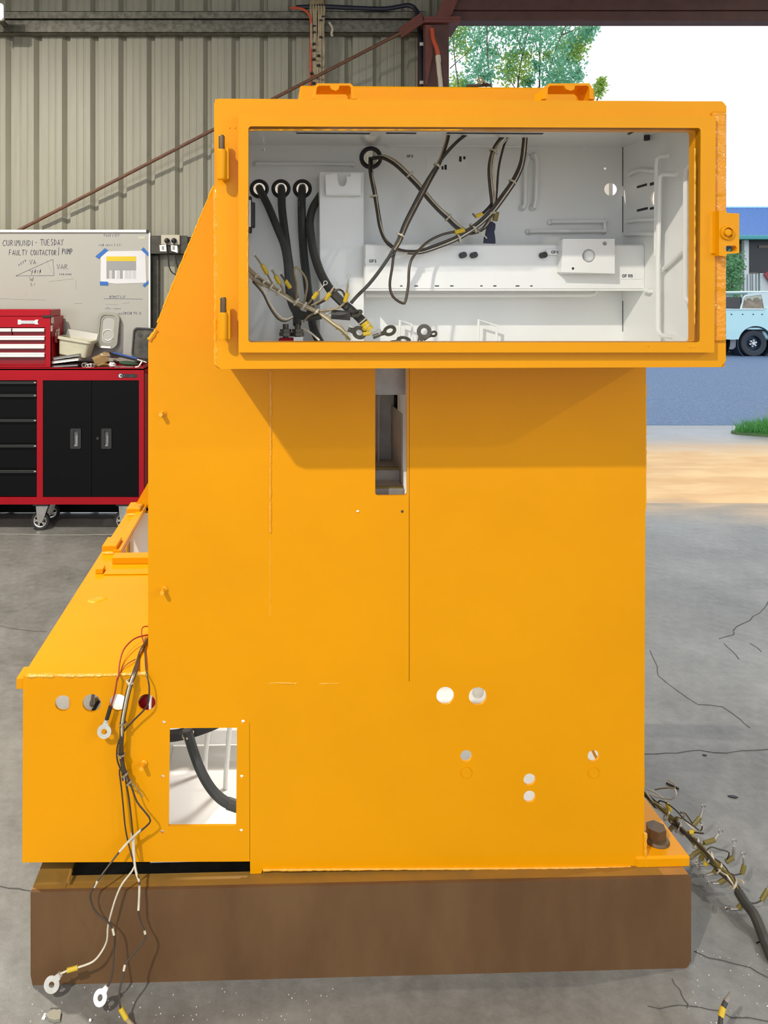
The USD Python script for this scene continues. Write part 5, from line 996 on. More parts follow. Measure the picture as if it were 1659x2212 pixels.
single('block_tin', placed(MB().box(-.03, .03, -.035, .035, 0, .044, .004), W(137, 785, 4.70) * [1, 1, 0] + [0, 0, zc], 0, 0, 4), 'black_plastic', 'black case under the small orange wooden block', 'case')
for k, (ang, w, m_, lab_, zz, sh) in enumerate(((-3, .17, 'black_plastic', 'black folder lying lowest on the cabinet beside the red chest', 0, 0), (-7, .175, 'alu', 'silver-edged folder lying on the black folder', .022, .0), (-9, .16, 'tin', 'grey folder lying topmost of the three folders', .045, .012))):
    f_ = thing('folder', lab_, 'folder', W(142, 795, 4.60) * [1, 1, 0] + [0, 0, zc + zz])
    o = W(143, 795, 4.60) * [1, 1, 0] + [sh, 0, zc + zz + w * .5 * math.sin(math.radians(-ang)) + .001]
    part(f_, 'cover', placed(MB().box(-w / 2, w / 2, -.05, .06, 0, .002).box(-w / 2, w / 2, -.05, .06, .013, .015).box(w / 2 - .002, w / 2, -.05, .06, .002, .013), o, 0, ang, 0), m_, smooth=False)
    part(f_, 'pages', placed(MB().box(-w / 2 + .004, w / 2 - .004, -.046, .056, .0025, .0125), o, 0, ang, 0), 'label_white' if k == 1 else 'print_grey', smooth=False)
lv = thing('hand_saw', 'long black and blue tool lying slanted behind the cardboard box', 'tool', W(275, 775, 4.72))
a, b = W(232, 762, 4.74), W(318, 783, 4.70)
part(lv, 'blade', MB().beam(a, b, .03, .012, .001), 'black_plastic'); part(lv, 'blue_edge', MB().beam(a * .85 + b * .15 + [0, 0, .010], a * .25 + b * .75 + [0, 0, .010], .02, .008, .001), 'blue_plastic'); part(lv, 'tip', MB().beam(b + (a - b) * .24 + [0, -.01, .006], b + [0, -.01, .002], .012, .006), 'alu')
gc = single('green_rag', placed(trimesh.creation.icosphere(3, .05).apply_transform(np.diag([1.15, .7, .3, 1])), W(278, 788, 4.62) * [1, 1, 0] + [0, 0, zc + .021], 0, 6, 10), 'green_cloth', 'crumpled dark green rag on the cabinet top near its right end', 'rag')
SOCK = [(181, .016, 'tin', 'small dull socket at the left of the loose tools'), (187, .011, 'alu', 'small bright socket second from the left of the loose tools'), (193, .013, 'alu', 'bright socket below the left corner of the cardboard box'), (200, .013, 'tin', 'dull socket in front of the cardboard box')]
for x, r, m_, lab_ in SOCK:
    p0 = W(x, 793, 4.56); p0[2] = zc + r + .0004; t = thing('socket', lab_, 'socket', (p0[0], p0[1], zc)); part(t, 'sleeve', MB().revolve([(r * .6, 0), (r * .95, 0), (r, .003), (r, .024), (r * .95, .027), (r * .6, .027), (r * .6, 0)], p0, (.2, 1, 0), 16), m_); part(t, 'core', MB().cyl(p0 + [.001, .004, 0], p0 + [.003, .02, 0], r * .58, 6), 'black', smooth=False)
pr = thing('pliers', 'yellow-handled pliers lying in front of the cardboard box', 'pliers', W(218, 795, 4.56) * [1, 1, 0] + [0, 0, zc])
p0 = W(212, 794, 4.57); p0[2] = zc + .01
part(pr, 'handle', MB().tube([p0, p0 + [.03, .0, .012], p0 + [.06, .01, .006]], .007, 8), 'tag_ochre'); part(pr, 'handle', MB().tube([p0 + [.002, .03, 0], p0 + [.03, .03, .006], p0 + [.06, .014, .004]], .007, 8), 'tag_ochre'); part(pr, 'jaw', MB().tube([p0 + [.058, .012, .005], p0 + [.08, .012, .006], p0 + [.105, .012, .004]], [.008, .009, .004], 8), 'bare_steel')
pm = trimesh.creation.icosphere(2, .019); pm.vertices *= (0.75 + .55 * meshkit.noise(pm.vertices * 110, 3))[:, None]
pb_ = single('crumpled_paper', placed(pm.apply_transform(np.diag([1.1, .8, .8, 1])), W(242, 792, 4.58) * [1, 1, 0] + [0, 0, zc + .0175]), 'paper', 'crumpled printed paper scrap beside the pliers', 'paper', smooth=False)
sq = thing('adjustable_spanner', 'pale steel spanner lying along the front of the cabinet top', 'spanner', W(270, 796, 4.55) * [1, 1, 0] + [0, 0, zc])
p0 = W(255, 795, 4.55); p0[2] = zc + .006; part(sq, 'shank', MB().beam(p0, p0 + [.09, .01, .0], .012, .008, .002), 'bare_steel'); part(sq, 'jaw', MB().add(placed(MB().xy(Point(0, 0).buffer(.016).difference(sbox(-.02, -.006, -.004, .006)), -.005, .005), p0 + [-.008, 0, 0])), 'bare_steel')
single('steel_hook', MB().tube([W(292, 797.5, 4.53) + [0, 0, .012], W(298, 797, 4.53) + [0, 0, .012], W(302, 793, 4.53) + [0, 0, .012], W(306, 786, 4.54) + [0, 0, .012], W(308.5, 784, 4.55) + [0, 0, .012]], .005, 8), 'tin_light', 'bent steel hook at the right front corner of the cabinet top', 'hook')

# ================================================================ cables of the machine
def cable(name, label, runs, cat='cable'):
    """runs: list of (part name, material, radius, [(x, y, v)...]) in photograph pixels and machine depth."""
    q0 = PW(*runs[0][3][-1]); t = thing(name, label, cat, q0); ps = []
    for nm, m_, r, pts in runs: ps.append(part(t, nm, MB().tube(path(pts), r, 8, step=.01), m_))
    return t, ps
def zip_tie(t, x, y, v, r, ang=0.0, m_='tie'):
    c = PW(x, y, v); a = math.radians(ang); ax = np.array([math.cos(a), 0, -math.sin(a)]); k = part(t, 'cable_tie', MB().ring(c, r, .0013, ax, 14, 5, 1.6).box(c[0] - .002, c[0] + .002, c[1] - r - .004, c[1] - r, c[2] - .002, c[2] + .002), m_); return k
def lug(t, xy, v, R, tail, m_='tin', name='ring_lug', th=.0022, hole_=.45, face_=(0, -1, 0)):
    """Flat ring terminal: centre xy, outer radius R (metres), barrel towards pixel tail."""
    c, e = PW(*xy, v), PW(*tail[:2], tail[2] if len(tail) > 2 else v); d = e - c; L = np.linalg.norm(d); d /= L; n = np.array(face_, float); n -= d * (n @ d); n /= np.linalg.norm(n); w = np.cross(n, d)
    pl = unary_union([Point(0, 0).buffer(R, quad_segs=8), Polygon([(R * .6, -R * .5), (R * .6, R * .5), (R * 1.5, R * .28), (R * 1.5, -R * .28)])]).difference(Point(0, 0).buffer(R * hole_, quad_segs=8))
    m = trimesh.creation.extrude_polygon(pl, th, engine='earcut'); T = np.eye(4); T[:3, 0], T[:3, 1], T[:3, 2], T[:3, 3] = d, np.cross(n, d), n, c; m.apply_transform(T)
    b = sweep([c + d * R * 1.3 + n * th / 2, e + n * th / 2], [R * .3, R * .36], 10, False); return part(t, name, trimesh.util.concatenate([m, b]), m_, smooth=40)
def sleeve(t, a, b, v0, v1, r, m_='tag_yellow', name='sleeve'): return part(t, name, MB().cyl(PW(*a, v0), PW(*b, v1), r, 10), m_)
vw = vb + .02
t, _ = cable('power_cable', 'thick black cable from the leftmost grommet slanting into the next one', [('cable', 'rubber_soft', .0088, [(560, 406, vw + .03), (561, 409, vb - .005), (567, 421, vb - .03), (581, 449, .07), (599, 493, .04), (614, 530, .02), (621, 566, .0), (624, 606, -.01), (628, 646, -.02), (642, 676, -.03), (668, 684, -.04), (694, 680, -.045)])])
part(t, 'crimp', MB().cyl(PW(692, 680, -.045), PW(718, 679, -.05), .0068, 12), 'tin_light'); sleeve(t, (716, 679), (757, 682), -.05, -.055, .0098, 'cable_grey'); lug(t, (770, 678), -.06, .0135, (755, 682, -.055), 'dark_lug', face_=(0, -.45, .9))
t, _ = cable('power_cable', 'thick black cable from the second grommet hanging straight down behind its neighbour', [('cable', 'rubber_soft', .0088, [(607, 405, vw + .03), (608, 409, vb - .005), (608.5, 424, vb - .02), (609, 449, .09), (613, 485, .07), (618, 522, .055), (624, 566, .04), (630, 606, .03), (637, 650, .02), (641, 680, .01), (642, 702, .0)])])
t, _ = cable('power_cable', 'thick black cable from the third grommet dropping to the floor of the box', [('cable', 'rubber_soft', .0088, [(653, 404, vw + .03), (652.6, 409, vb - .005), (652, 424, vb - .02), (651.6, 449, .085), (653, 503, .075), (657, 558, .06), (661, 590, .05), (666, 630, .035), (671, 665, .02), (676, 704, .005), (686, 730, -.01), (700, 752, -.02)])])
part(t, 'loose_tape', MB().box(*sorted((PW(644.5, 440, .075)[0], PW(648, 440, .075)[0])), PW(646, 440, .075)[1] - .001, PW(646, 440, .075)[1] + .001, PW(646, 447, .075)[2], PW(646, 434, .075)[2]), 'rubber')
t, _ = cable('power_cable', 'thick black cable curving out from behind the white post down to a grey lug', [('cable', 'cable_grey', .0092, [(700, 410, .105), (689, 428, .10), (676, 449, .09), (669, 478, .075), (671, 507, .06), (678, 545, .04), (692, 588, .02), (713, 625, .0), (737, 651, -.02), (756, 668, -.035), (775, 685, -.05), (792, 704, -.06)])])
sleeve(t, (786, 697), (799, 714), -.06, -.062, .0098, 'tag_yellow'); lug(t, (842, 715), -.075, .0135, (806, 729, -.07), 'dark_lug', hole_=.5, face_=(0, -.6, .7))
for y in (693, 705): c = PW(783 + (y - 693) * .8, y, -.06); part(t, 'wire_wrap', MB().ring(c, .0105, .0014, (.6, 0, -.7), 16, 5), 'tie')
# terminal studs on the floor of the box
st_ = thing('terminal_stud', 'pair of bolted terminal studs on a red insulator at the lower left of the box', 'terminal', PW(625, 745, .0))
z_f = zi0 + .0017
for x, y0, m_ in ((617, 700, 'dark_lug'), (643, 697, 'dark_lug')):
    c = PW(x, 730, .0); zt_ = PW(x, y0, .0)[2]; part(st_, 'stud', MB().cyl((c[0], c[1], z_f), (c[0], c[1], zt_), .0062, 10), 'dark_lug')
    for k, (ya, yb2, R) in enumerate(((711, 717, .012), (718, 726, .0135))):
        part(st_, 'nut', MB().xy(Polygon([(c[0] + R * math.cos(a), c[1] + R * math.sin(a)) for a in np.arange(6) * math.pi / 3 + .2]), PW(x, yb2, 0)[2], PW(x, ya, 0)[2]), m_, smooth=False)
c0, c1 = PW(602, 733, -.02), PW(654, 733, -.02)
part(st_, 'insulator', MB().box(c0[0], c1[0], c0[1], c0[1] + .04, z_f, PW(625, 731, -.02)[2], .002), 'red_paint')
part(st_, 'name_plate', MB().box(PW(634, 732, -.024)[0], PW(655, 732, -.024)[0], c0[1] - .003, c0[1] - .0005, PW(640, 737, -.024)[2], PW(640, 728, -.024)[2]), 'label_white')
# tan control-wire loom, lower left
runs = []
for k in range(7):
    j = lambda s=2.0: rng.uniform(-s, s)
    runs.append(('wire', ('wire_tan', 'wire_white', 'wire_tan')[k % 3], .0023, [(532, 582 + (k - 3) * 3.4, -.10), (552, 598 + (k - 3) * 2.4 + j(), -.09 + j(.008)), (572, 611 + (k - 3) * 1.7 + j(), -.085 + j(.008)), (602, 631 + (k - 3) * 1.4 + j(), -.08 + j(.006)), (636, 652 + (k - 3) * 1.3 + j(), -.075), (663, 663 + (k - 3) * 1.2, -.075), (684, 673 + (k - 3) * .8, -.07)]))
for k, e in enumerate((0, 3, -3)): runs.append(('wire', ('wire_white', 'tag_ochre', 'wire_tan')[k], .0022, [(684, 673, -.07), (701, 684 + e, -.08), (721, 700 + e, -.085), (740, 713 + e * 1.4, -.085), (753 + e, 731 + abs(e), -.08)]))
for k, e in enumerate((0, 4, -4)): runs.append(('wire', ('wire_tan', 'wire_dark', 'wire_white')[k], .0021, [(546, 604 + e, -.09), (567, 628 + e, -.09), (583, 660 + e, -.085), (600, 684 + e, -.08), (617, 692 + e * .5, -.075), (633, 684, -.07)]))
for (pts) in ([(613, 640, -.08), (610, 622, -.085), (601, 607, -.09), (588, 583, -.095)], [(594, 622, -.08), (584, 605, -.085), (572, 582, -.09), (551, 552, -.095)], [(636, 646, -.08), (633, 632, -.085), (622, 615, -.09), (607, 593, -.095)], [(640, 650, -.08), (642, 620, -.085), (637, 590, -.09), (636, 577, -.09)], [(657, 653, -.08), (663, 622, -.085), (660, 600, -.088), (645, 580, -.09), (637, 577, -.09)], [(665, 657, -.08), (681, 638, -.085), (697, 619, -.09)], [(672, 660, -.08), (688, 652, -.085), (707, 640, -.09), (720, 622, -.092)], [(690, 672, -.075), (720, 668, -.08), (738, 660, -.085), (746, 648, -.088), (752, 612, -.09)], [(684, 675, -.07), (668, 682, -.06), (655, 696, -.05)], [(745, 640, -.08), (740, 629, -.075), (728, 626, -.07), (712, 640, -.07), (700, 650, -.07), (684, 658, -.07)], [(655, 710, -.05), (670, 718, -.06), (690, 735, -.07)]): runs.append(('wire', rng.choice(['wire_tan', 'wire_white', 'wire_tan', 'wire_dark']), .0021, pts))
t, _ = cable('wiring_loom', 'tan wiring loom with yellow-sleeved lugs spreading from the lower left of the box', runs, 'wiring')
for a, b in (((604, 612), (595, 596)), ((577, 591), (566, 572)), ((627, 622), (616, 606)), ((676, 645), (686, 632)), ((703, 647), (713, 633)), ((745, 652), (751, 633)), ((790, 706), (786, 712))): sleeve(t, a, b, -.0865, -.091, .0042, 'tag_yellow')
for xy, tl in (((703, 611), (690, 628)), ((725, 614), (714, 632)), ((753.6, 596), (752, 618)), ((586, 581), (592, 590)), ((549, 549), (556, 560)), ((605, 591), (612, 600))): lug(t, xy, -.092, .0046, (*tl, -.091), 'tin', th=.0012, hole_=.6)
for x, y in ((553, 598), (570, 610), (586, 620), (602, 630), (640, 652), (657, 661)): zip_tie(t, x, y, -.085, .0085, 34)
for x, y in ((684, 673), (731, 706), (745, 719)): zip_tie(t, x, y, -.075, .006, 40)
l1 = lug(t, (776, 719), -.085, .0145, (752, 712, -.085), 'dark_lug', face_=(.3, -.8, .4))
bl_t = thing('cable_lug', 'large grey ring lug standing at the sill right of the other lugs', 'lug', PW(905, 738, -.09)); lug(bl_t, (916, 716), -.09, .0145, (904, 742, -.09), 'dark_lug', hole_=.46); lug(bl_t, (937, 722), -.06, .0075, (915, 735, -.06), 'dark_lug', face_=(0, -.6, .7))
b2 = thing('cable_lug', 'grey ring lug lying flat on the sill left of the large standing lug', 'lug', PW(870, 737, -.09)); lug(b2, (872, 736, ), -.09, .014, (845, 742, -.10), 'dark_lug', face_=(0, -.45, .8))
b3 = thing('cable_lug', 'small lug with a yellow sleeve beside the flat grey lugs', 'lug', PW(800, 715, -.09)); lug(b3, (818, 715), -.09, .0048, (800, 720, -.09), 'tin', th=.0012, hole_=.5); sleeve(b3, (784, 722), (800, 720), -.09, -.09, .004, 'tag_yellow')
# control harness from the high grommet: two runs joining and going up to the ceiling
j = lambda s=1.6: rng.uniform(-s, s)
A_ = [(801, 344, .13), (801, 352, .10), (801, 374, .075), (807, 404, .06), (811, 428, .05), (816, 458, .04), (822, 492, .03), (834, 520, .02), (852, 536, .01), (876, 544, .0), (908, 543, .0), (943, 532, .0), (980, 517, .0), (1007, 502, .0), (1032, 485, .0), (1054, 465, .0), (1068, 449, .0), (1085, 426, .005), (1101, 403, .01), (1113, 384, .015), (1126, 354, .02), (1132, 314, .02), (1134, 276, .02), (1135, 262, .02)]
B_ = [(803, 342, .13), (812, 341, .09), (829, 340, .07), (852, 352, .055), (876, 374, .045), (903, 401, .035), (928, 431, .03), (948, 453, .025), (968, 471, .02), (988, 490, .015), (1010, 502, .012), (1032, 500, .012), (1049, 487, .012), (1061, 463, .012), (1064, 438, .012), (1060, 403, .012), (1058, 364, .012), (1064, 329, .012), (1079, 302, .012), (1099, 285, .012), (1120, 268, .012)]
runs = []
for k, (m_, r, e) in enumerate((('rubber', .0042, 0), ('wire_white', .0021, 4.2), ('wire_dark', .0026, -4.4), ('wire_dark', .0022, 6.6))):
    runs.append(('wire', m_, r, [(x + e * .55 + j(.6), y + e * .55 + j(.6), v - .0035 * (k > 0)) for x, y, v in A_]))
for k, (m_, r, e) in enumerate((('rubber', .0040, 0), ('wire_white', .0021, 4.0), ('wire_dark', .0024, -4.2), ('wire_tan', .0022, 5.8))):
    runs.append(('wire', m_, r, [(x + e * .6 + j(.6), y - e * .6 + j(.6), v - .0035 * (k > 0)) for x, y, v in B_]))
runs += [('wire', 'wire_white', .0016, [(1063, 470, .005), (1068, 440, .005), (1070, 400, .004), (1066, 350, .004), (1074, 325, .004), (1090, 306, .004), (1112, 285, .004), (1128, 268, .004)]),
         ('wire', 'wire_dark', .0024, [(1071, 440, .02), (1074, 400, .02), (1077, 365, .02), (1083, 335, .02), (1092, 306, .02), (1108, 285, .02), (1120, 268, .02)]),
         ('wire', 'rubber', .003, [(1062, 440, .01), (1056, 448, -.005), (1044, 460, -.012), (1038, 463, -.014)]), ('wire', 'wire_white', .0014, [(1030, 500, .01), (1040, 503, .0), (1052, 515, .0)])]
t, _ = cable('control_harness', 'black and white wire harness looping from the high grommet up to the box ceiling', runs, 'wiring')
sleeve(t, (1041, 462), (1027, 468), -.013, -.016, .0042, 'tag_yellow'); part(t, 'spade_terminal', MB().beam(PW(1027, 468, -.016), PW(1021, 461, -.016), .006, .003), 'dark_lug')
sleeve(t, (982, 502), (1003, 497), -.004, -.004, .0050, 'tag_yellow'); sleeve(t, (1073, 458), (1069, 477), -.004, -.004, .0055, 'tag_ochre')
for x, y, a, r, v in ((885, 377, 45, .0085, .04), (808, 424, 85, .0085, .05), (968, 470, 42, .009, .02), (991, 515, -20, .009, .0), (1022, 493, -35, .011, .005), (1066, 327, -60, .009, .01), (1107, 393, -60, .008, .012), (1064, 461, 88, .012, .006)): zip_tie(t, x, y, v, r, a)
t, _ = cable('control_harness', 'dark twin wires slanting from box ceiling to lower left, one hanging in a loop', [
    ('wire', 'cable_grey', .0036, [(1040, 266, .0), (1027, 277, -.01), (992, 302, -.02), (963, 332, -.03), (943, 359, -.035), (918, 398, -.04), (894, 443, -.045), (874, 483, -.05), (861, 517, -.05), (844, 549, -.05), (819, 586, -.05), (795, 616, -.05), (770, 641, -.05), (758, 655, -.05)]),
    ('wire', 'wire_dark', .0028, [(973, 262, .0), (971, 277, -.01), (968, 300, -.02), (958, 332, -.028), (949, 356, -.03), (925, 400, -.034), (901, 446, -.04), (881, 485, -.044), (866, 520, -.046), (852, 547, -.05), (847, 579, -.055), (842, 616, -.058), (849, 641, -.06), (869, 655, -.06), (876, 650, -.06), (882, 616, -.058), (884, 579, -.055), (891, 557, -.05), (908, 537, -.03), (928, 520, -.02), (955, 507, -.01), (985, 500, -.005)]),
    ('wire', 'wire_tan', .0016, [(970, 262, .0), (968, 280, -.012), (963, 305, -.022), (953, 334, -.032), (945, 352, -.036), (921, 401, -.042), (897, 446, -.048), (877, 486, -.052), (864, 520, -.054), (852, 540, -.054)])], 'wiring')
for x, y, a, r, v in ((944, 358, -55, .0075, -.034), (865, 508, -65, .0075, -.05)): zip_tie(t, x, y, v, r, a)
sleeve(t, (849, 549), (845, 556), -.05, -.05, .0052, 'rubber')
nv = single('blue_strap', MB().xz(Polygon([PW(x, y, vc + .01)[[0, 2]] for x, y in ((1053, 484), (1062, 478), (1070, 484), (1069, 496), (1067, 500), (1069, 512), (1070, 526), (1046, 525), (1047, 512), (1050, 505))]), PW(1058, 500, vc + .008)[1], PW(1058, 500, vc + .018)[1]), 'navy', 'dark navy strap end standing on top of the white channel in the box', 'strap', smooth=False)
# stray cable end lying on the hood
t, _ = cable('top_cable', 'short dark cable end with an upturned lug lying on the roof of the yellow box', [('cable', 'rubber_soft', .0035, [(1008, 186, -.01), (1025, 185, -.02), (1045, 184, -.03), (1060, 184, -.03)]), ('cable', 'rubber', .003, [(1056, 184, -.03), (1050, 181, -.035), (1043, 178, -.04)])]); lug(t, (1036, 173), -.042, .006, (1048, 179, -.038), 'tin', th=.0015, hole_=.55, face_=(.3, -.7, -.6))
# ---- cable inside the square window
t, _ = cable('inner_cable', 'thick black cables strapped together inside the square opening', [('cable', 'rubber_soft', .0115, [(404, 1576, .10), (410, 1598, .10), (420, 1630, .10), (435, 1668, .09), (455, 1702, .085), (478, 1726, .08), (505, 1740, .08), (540, 1748, .08)]), ('cable', 'rubber', .0125, [(345, 1590, .12), (375, 1589, .12), (405, 1583, .12), (435, 1574, .12), (470, 1560, .12), (500, 1540, .13)])])
sleeve(t, (492, 1735), (516, 1743), .08, .08, .0128, 'cable_grey'); zip_tie(t, 406, 1586, .105, .013, 70); zip_tie(t, 401, 1583, .112, .0135, 10)
# ---- loom hanging over the front of the low wing
dk = deck(316, 1386); dv = dk[1]
runs = [('wire', 'wire_red', .0017, [(326, 1372, dv + .02), (316, 1372, dv), (290, 1380, dv * .85), (268, 1402, dv * .55), (259, 1430, dv * .25), (256, 1458, .0 - .012), (253, 1468, -.016), (248, 1497, -.018), (240, 1524, -.018), (236, 1535, -.018)]),
        ('wire', 'wire_copper', .0013, [(292, 1424, dv * .4), (275, 1434, dv * .25), (262, 1448, .02), (256, 1464, -.012), (252, 1476, -.017)]), ('wire', 'wire_red', .0014, [(326, 1354, dv + .05), (314, 1353, dv + .04), (307, 1357, dv + .03), (306, 1370, dv + .01), (311, 1390, dv * .8)])]
for k, (m_, r) in enumerate((('wire_dark', .0028), ('wire_white', .0018), ('wire_dark', .0026), ('wire_tan', .0018), ('wire_dark', .0022))):
    e = (k - 2) * 1.5; runs.append(('wire', m_, r, [(326, 1372 + k, dv + .03), (317, 1386 + e, dv * .9), (303, 1410 + e, dv * .62 - (.004 if 'white' in m_ or 'tan' in m_ else 0)), (297 + e * .6, 1432, dv * .3), (291 + e, 1452, -.004), (283 + e, 1475, -.018 - (k % 2) * .003), (276 + e, 1500, -.022 - (k % 2) * .003), (270 + e, 1530, -.022 - (k % 2) * .003), (265 + e, 1560, -.02 - (k % 2) * .003), (263 + e + j(1), 1600, -.02), (262 + e + j(1), 1625, -.02), (266 + e + j(1), 1655, -.02), (272 + e * 2, 1685, -.02)]))
runs += [('wire', 'wire_dark', .0017, [(313, 1396, dv * .8), (315, 1440, dv * .15), (318, 1462, -.012), (322, 1480, -.02), (322, 1505, -.022), (320, 1520, -.022), (311, 1534, -.02), (290, 1555, -.018), (266, 1582, -.018), (254, 1610, -.018), (253, 1640, -.018), (262, 1664, -.018), (275, 1684, -.02)]),
         ('wire', 'wire_dark', .0016, [(265, 1655, -.02), (258, 1664, -.018), (262, 1700, -.016), (266, 1740, -.016), (271, 1790, -.018), (280, 1832, -.022), (288, 1860, -.028), (291, 1873, -.035)]),
         ('wire', 'wire_dark', .0018, [(271, 1684, -.02), (278, 1722, -.018), (284, 1772, -.018), (289, 1830, -.02), (290, 1856, -.028), (293, 1880, -.04), (301, 1906, -.052), (300, 1947, -.058), (299, 1969, -.06), (305, 1995, -.065), (314, 2014, -.07), (312, 2031, -.075), (294, 2053, -.085), (271, 2083, -.10), (266, 2110, -.11), (258, 2140, -.12), (259, 2172, -.13), (262, 2180, -.13)]),
         ('wire', 'wire_dark', .0018, [(276, 1686, -.02), (284, 1700, -.024), (296, 1732, -.028), (315, 1756, -.03), (325, 1773, -.03), (310, 1790, -.028), (283, 1812, -.024), (258, 1840, -.024), (240, 1863, -.034), (212, 1901, -.05), (199, 1923, -.056), (195, 1940, -.058), (207, 1970, -.06), (234, 1993, -.065), (244, 2010, -.068), (247, 2026, -.07), (246, 2056, -.075), (244, 2088, -.085), (239, 2118, -.095), (231, 2132, -.10)]),
         ('wire', 'wire_white', .0019, [(284, 1800, -.018), (288, 1845, -.024), (290, 1873, -.034), (264, 1909, -.05), (251, 1937, -.054), (240, 1973, -.056), (233, 2003, -.056), (231, 2031, -.057), (220, 2055, -.059), (201, 2077, -.062), (168, 2090, -.066), (150, 2095, -.068), (127, 2105, -.07)]),
         ('wire', 'wire_tan', .0014, [(282, 1690, -.02), (294, 1700, -.02), (302, 1712, -.018), (309, 1721, -.016)])]
# pale insulation showing where tape has come off
for pts in ([(289, 1806, -.0195), (290, 1850, -.0262), (293, 1880, -.0402), (301, 1905, -.0522)], [(301.4, 1912, -.0535), (300.2, 1947, -.0585), (299, 1966, -.0605)], [(305, 1792, -.027), (283, 1812, -.0245), (258, 1840, -.0243)], [(243, 2005, -.0675), (246.5, 2020, -.0695)], [(211, 1903, -.0505), (203, 1917, -.0545)], [(312, 2010, -.0695), (314, 2018, -.0715)], [(270, 2084, -.1005), (267, 2098, -.106)]): runs.append(('bare_wire', 'wire_white', .0024, pts))
t, _ = cable('hanging_loom', 'loom of thin dark and white wires hanging over the low wing down to the floor', runs, 'wiring')
sleeve(t, (239, 1526), (230, 1556), -.018, -.018, .0042, 'rubber'); lug(t, (225.5, 1579.5), -.020, .0142, (230, 1554, -.018), 'tin_light', hole_=.40)
sleeve(t, (168, 2090), (145, 2096.5), -.066, -.0685, .0045, 'tag_yellow'); lug(t, (112, 2126), -.074, .0150, (131, 2103, -.07), 'tin_light', hole_=.36, face_=(.1, -.9, .3)); lug(t, (217, 2155), -.108, .0135, (232, 2130, -.10), 'label_white', hole_=.38, face_=(-.35, -.85, .3))
sleeve(t, (260, 2178), (273, 2201), -.13, -.135, .0048, 'tag_yellow'); sleeve(t, (273, 2201), (292, 2222), -.135, -.14, .0040, 'wire_tan', 'crimp')
for x, y, v, r, a in ((281, 1473, -.019, .0072, -70), (266, 1563, -.02, .007, 85), (262, 1630, -.02, .007, 88), (270, 1672, -.02, .007, 60), (279, 1690, -.02, .006, 50)): zip_tie(t, x, y, v, r, a, 'tie' if y < 1500 else 'wire_tan')
# ---- tagged harness trailing from the right of the machine
def WH(x, y, k): return W(x, y, 2.03 - .47 * k)
spine = [(1380, 1700), (1394, 1716), (1413, 1741), (1434, 1758), (1454, 1779), (1475, 1800), (1498, 1820), (1515, 1835), (1535, 1858), (1554, 1879), (1575, 1899), (1596, 1928), (1610, 1951), (1627, 1972), (1642, 2006), (1652, 2033), (1660, 2052), (1676, 2090), (1700, 2130)]
ks = np.linspace(0, 1, len(spine)); SPK = lambda x: float(np.interp(x, [p[0] for p in spine], ks))
th = thing('tagged_harness', 'cable harness bristling with yellow-tagged lugs trailing to the floor at the right', 'wiring', WH(1500, 1822, .4))
core = np.array([WH(x, y, k) for (x, y), k in zip(spine, ks)])
part(th, 'cable', MB().tube(core[11:], .0108, 10, step=.02), 'cable_grey')
for k, (m_, r) in enumerate((('wire_dark', .0042), ('wire_tan', .0030), ('wire_dark', .0032), ('tag_ochre', .0030), ('wire_white', .0024), ('wire_tan', .0030), ('wire_dark', .0034), ('wire_white', .0022), ('tag_ochre', .0026))):
    pts = [p + np.array([rng.uniform(-.008, .008), rng.uniform(-.006, .006), rng.uniform(-.005, .013)]) * (1.0 if 1 < i < 11 else .45) for i, p in enumerate(core[:13])]
    part(th, 'wire', MB().tube(pts, r, 7, step=.02), m_)
def lead(base, tag0, tag1, end, m_='wire_dark', mid=(), tagm='tag_ochre', ring=True):
    k = SPK(base[0]); Yd = lambda q: k
    pts = [WH(*base, k)] + [WH(*q, k - .01) for q in mid] + [WH(*tag0, k - .015)]
    part(th, 'wire', MB().tube(pts, .0016, 6, step=.01), m_); part(th, 'sleeve', MB().cyl(WH(*tag0, k - .015), WH(*tag1, k - .02), .0052, 10), tagm)
    if end is not None:
        a, b = WH(*tag1, k - .02), WH(*end, k - .025); d = (b - a) / np.linalg.norm(b - a); c = b
        part(th, 'ring_lug', trimesh.util.concatenate([sweep([a, a + (b - a) * .7], [.0036, .0028], 8, False), ring_mesh(c, .0046, .0013, (0, 1, 0), 14, 5)]), 'tin')
lead((1470, 1756), (1498, 1782), (1513, 1765), (1520, 1742), mid=((1480, 1757),)); lead((1515, 1830), (1521, 1821), (1544, 1814), (1557, 1796)); lead((1527, 1836), (1568, 1862), (1584, 1852), (1586.5, 1817), mid=((1537, 1830), (1555, 1835), (1575, 1842)))
lead((1570, 1882), (1603, 1887), (1608, 1868), (1606, 1845), mid=((1585, 1890),)); lead((1612, 1945), (1645, 1945), (1659, 1922), (1668, 1900), mid=((1625, 1951), (1635, 1950))); lead((1612, 1945), (1611, 1946), (1594, 1962), (1570, 1964)); lead((1575, 1895), (1574, 1896), (1553, 1907), (1533, 1908))
lead((1556, 1868), (1555, 1868), (1542, 1886), (1517, 1892)); lead((1530, 1858), (1535, 1858), (1522, 1868), (1506, 1869), tagm='tag_yellow'); lead((1513, 1834), (1514, 1836), (1498, 1846), None, tagm='tag_ochre'); lead((1500, 1845), (1500, 1845), (1490, 1854), None, tagm='wire_tan')
lead((1462, 1765), (1462, 1766), (1456, 1785), None); lead((1456, 1784), (1455, 1784), (1447, 1793), None, tagm='wire_tan'); lead((1440, 1733), (1441, 1735), (1447, 1752), None, tagm='tag_yellow'); lead((1487, 1796), (1488, 1800), (1500, 1795), None, tagm='tag_yellow'); lead((1520, 1846), (1522, 1842), (1514, 1856), (1508, 1862), tagm='tag_ochre')
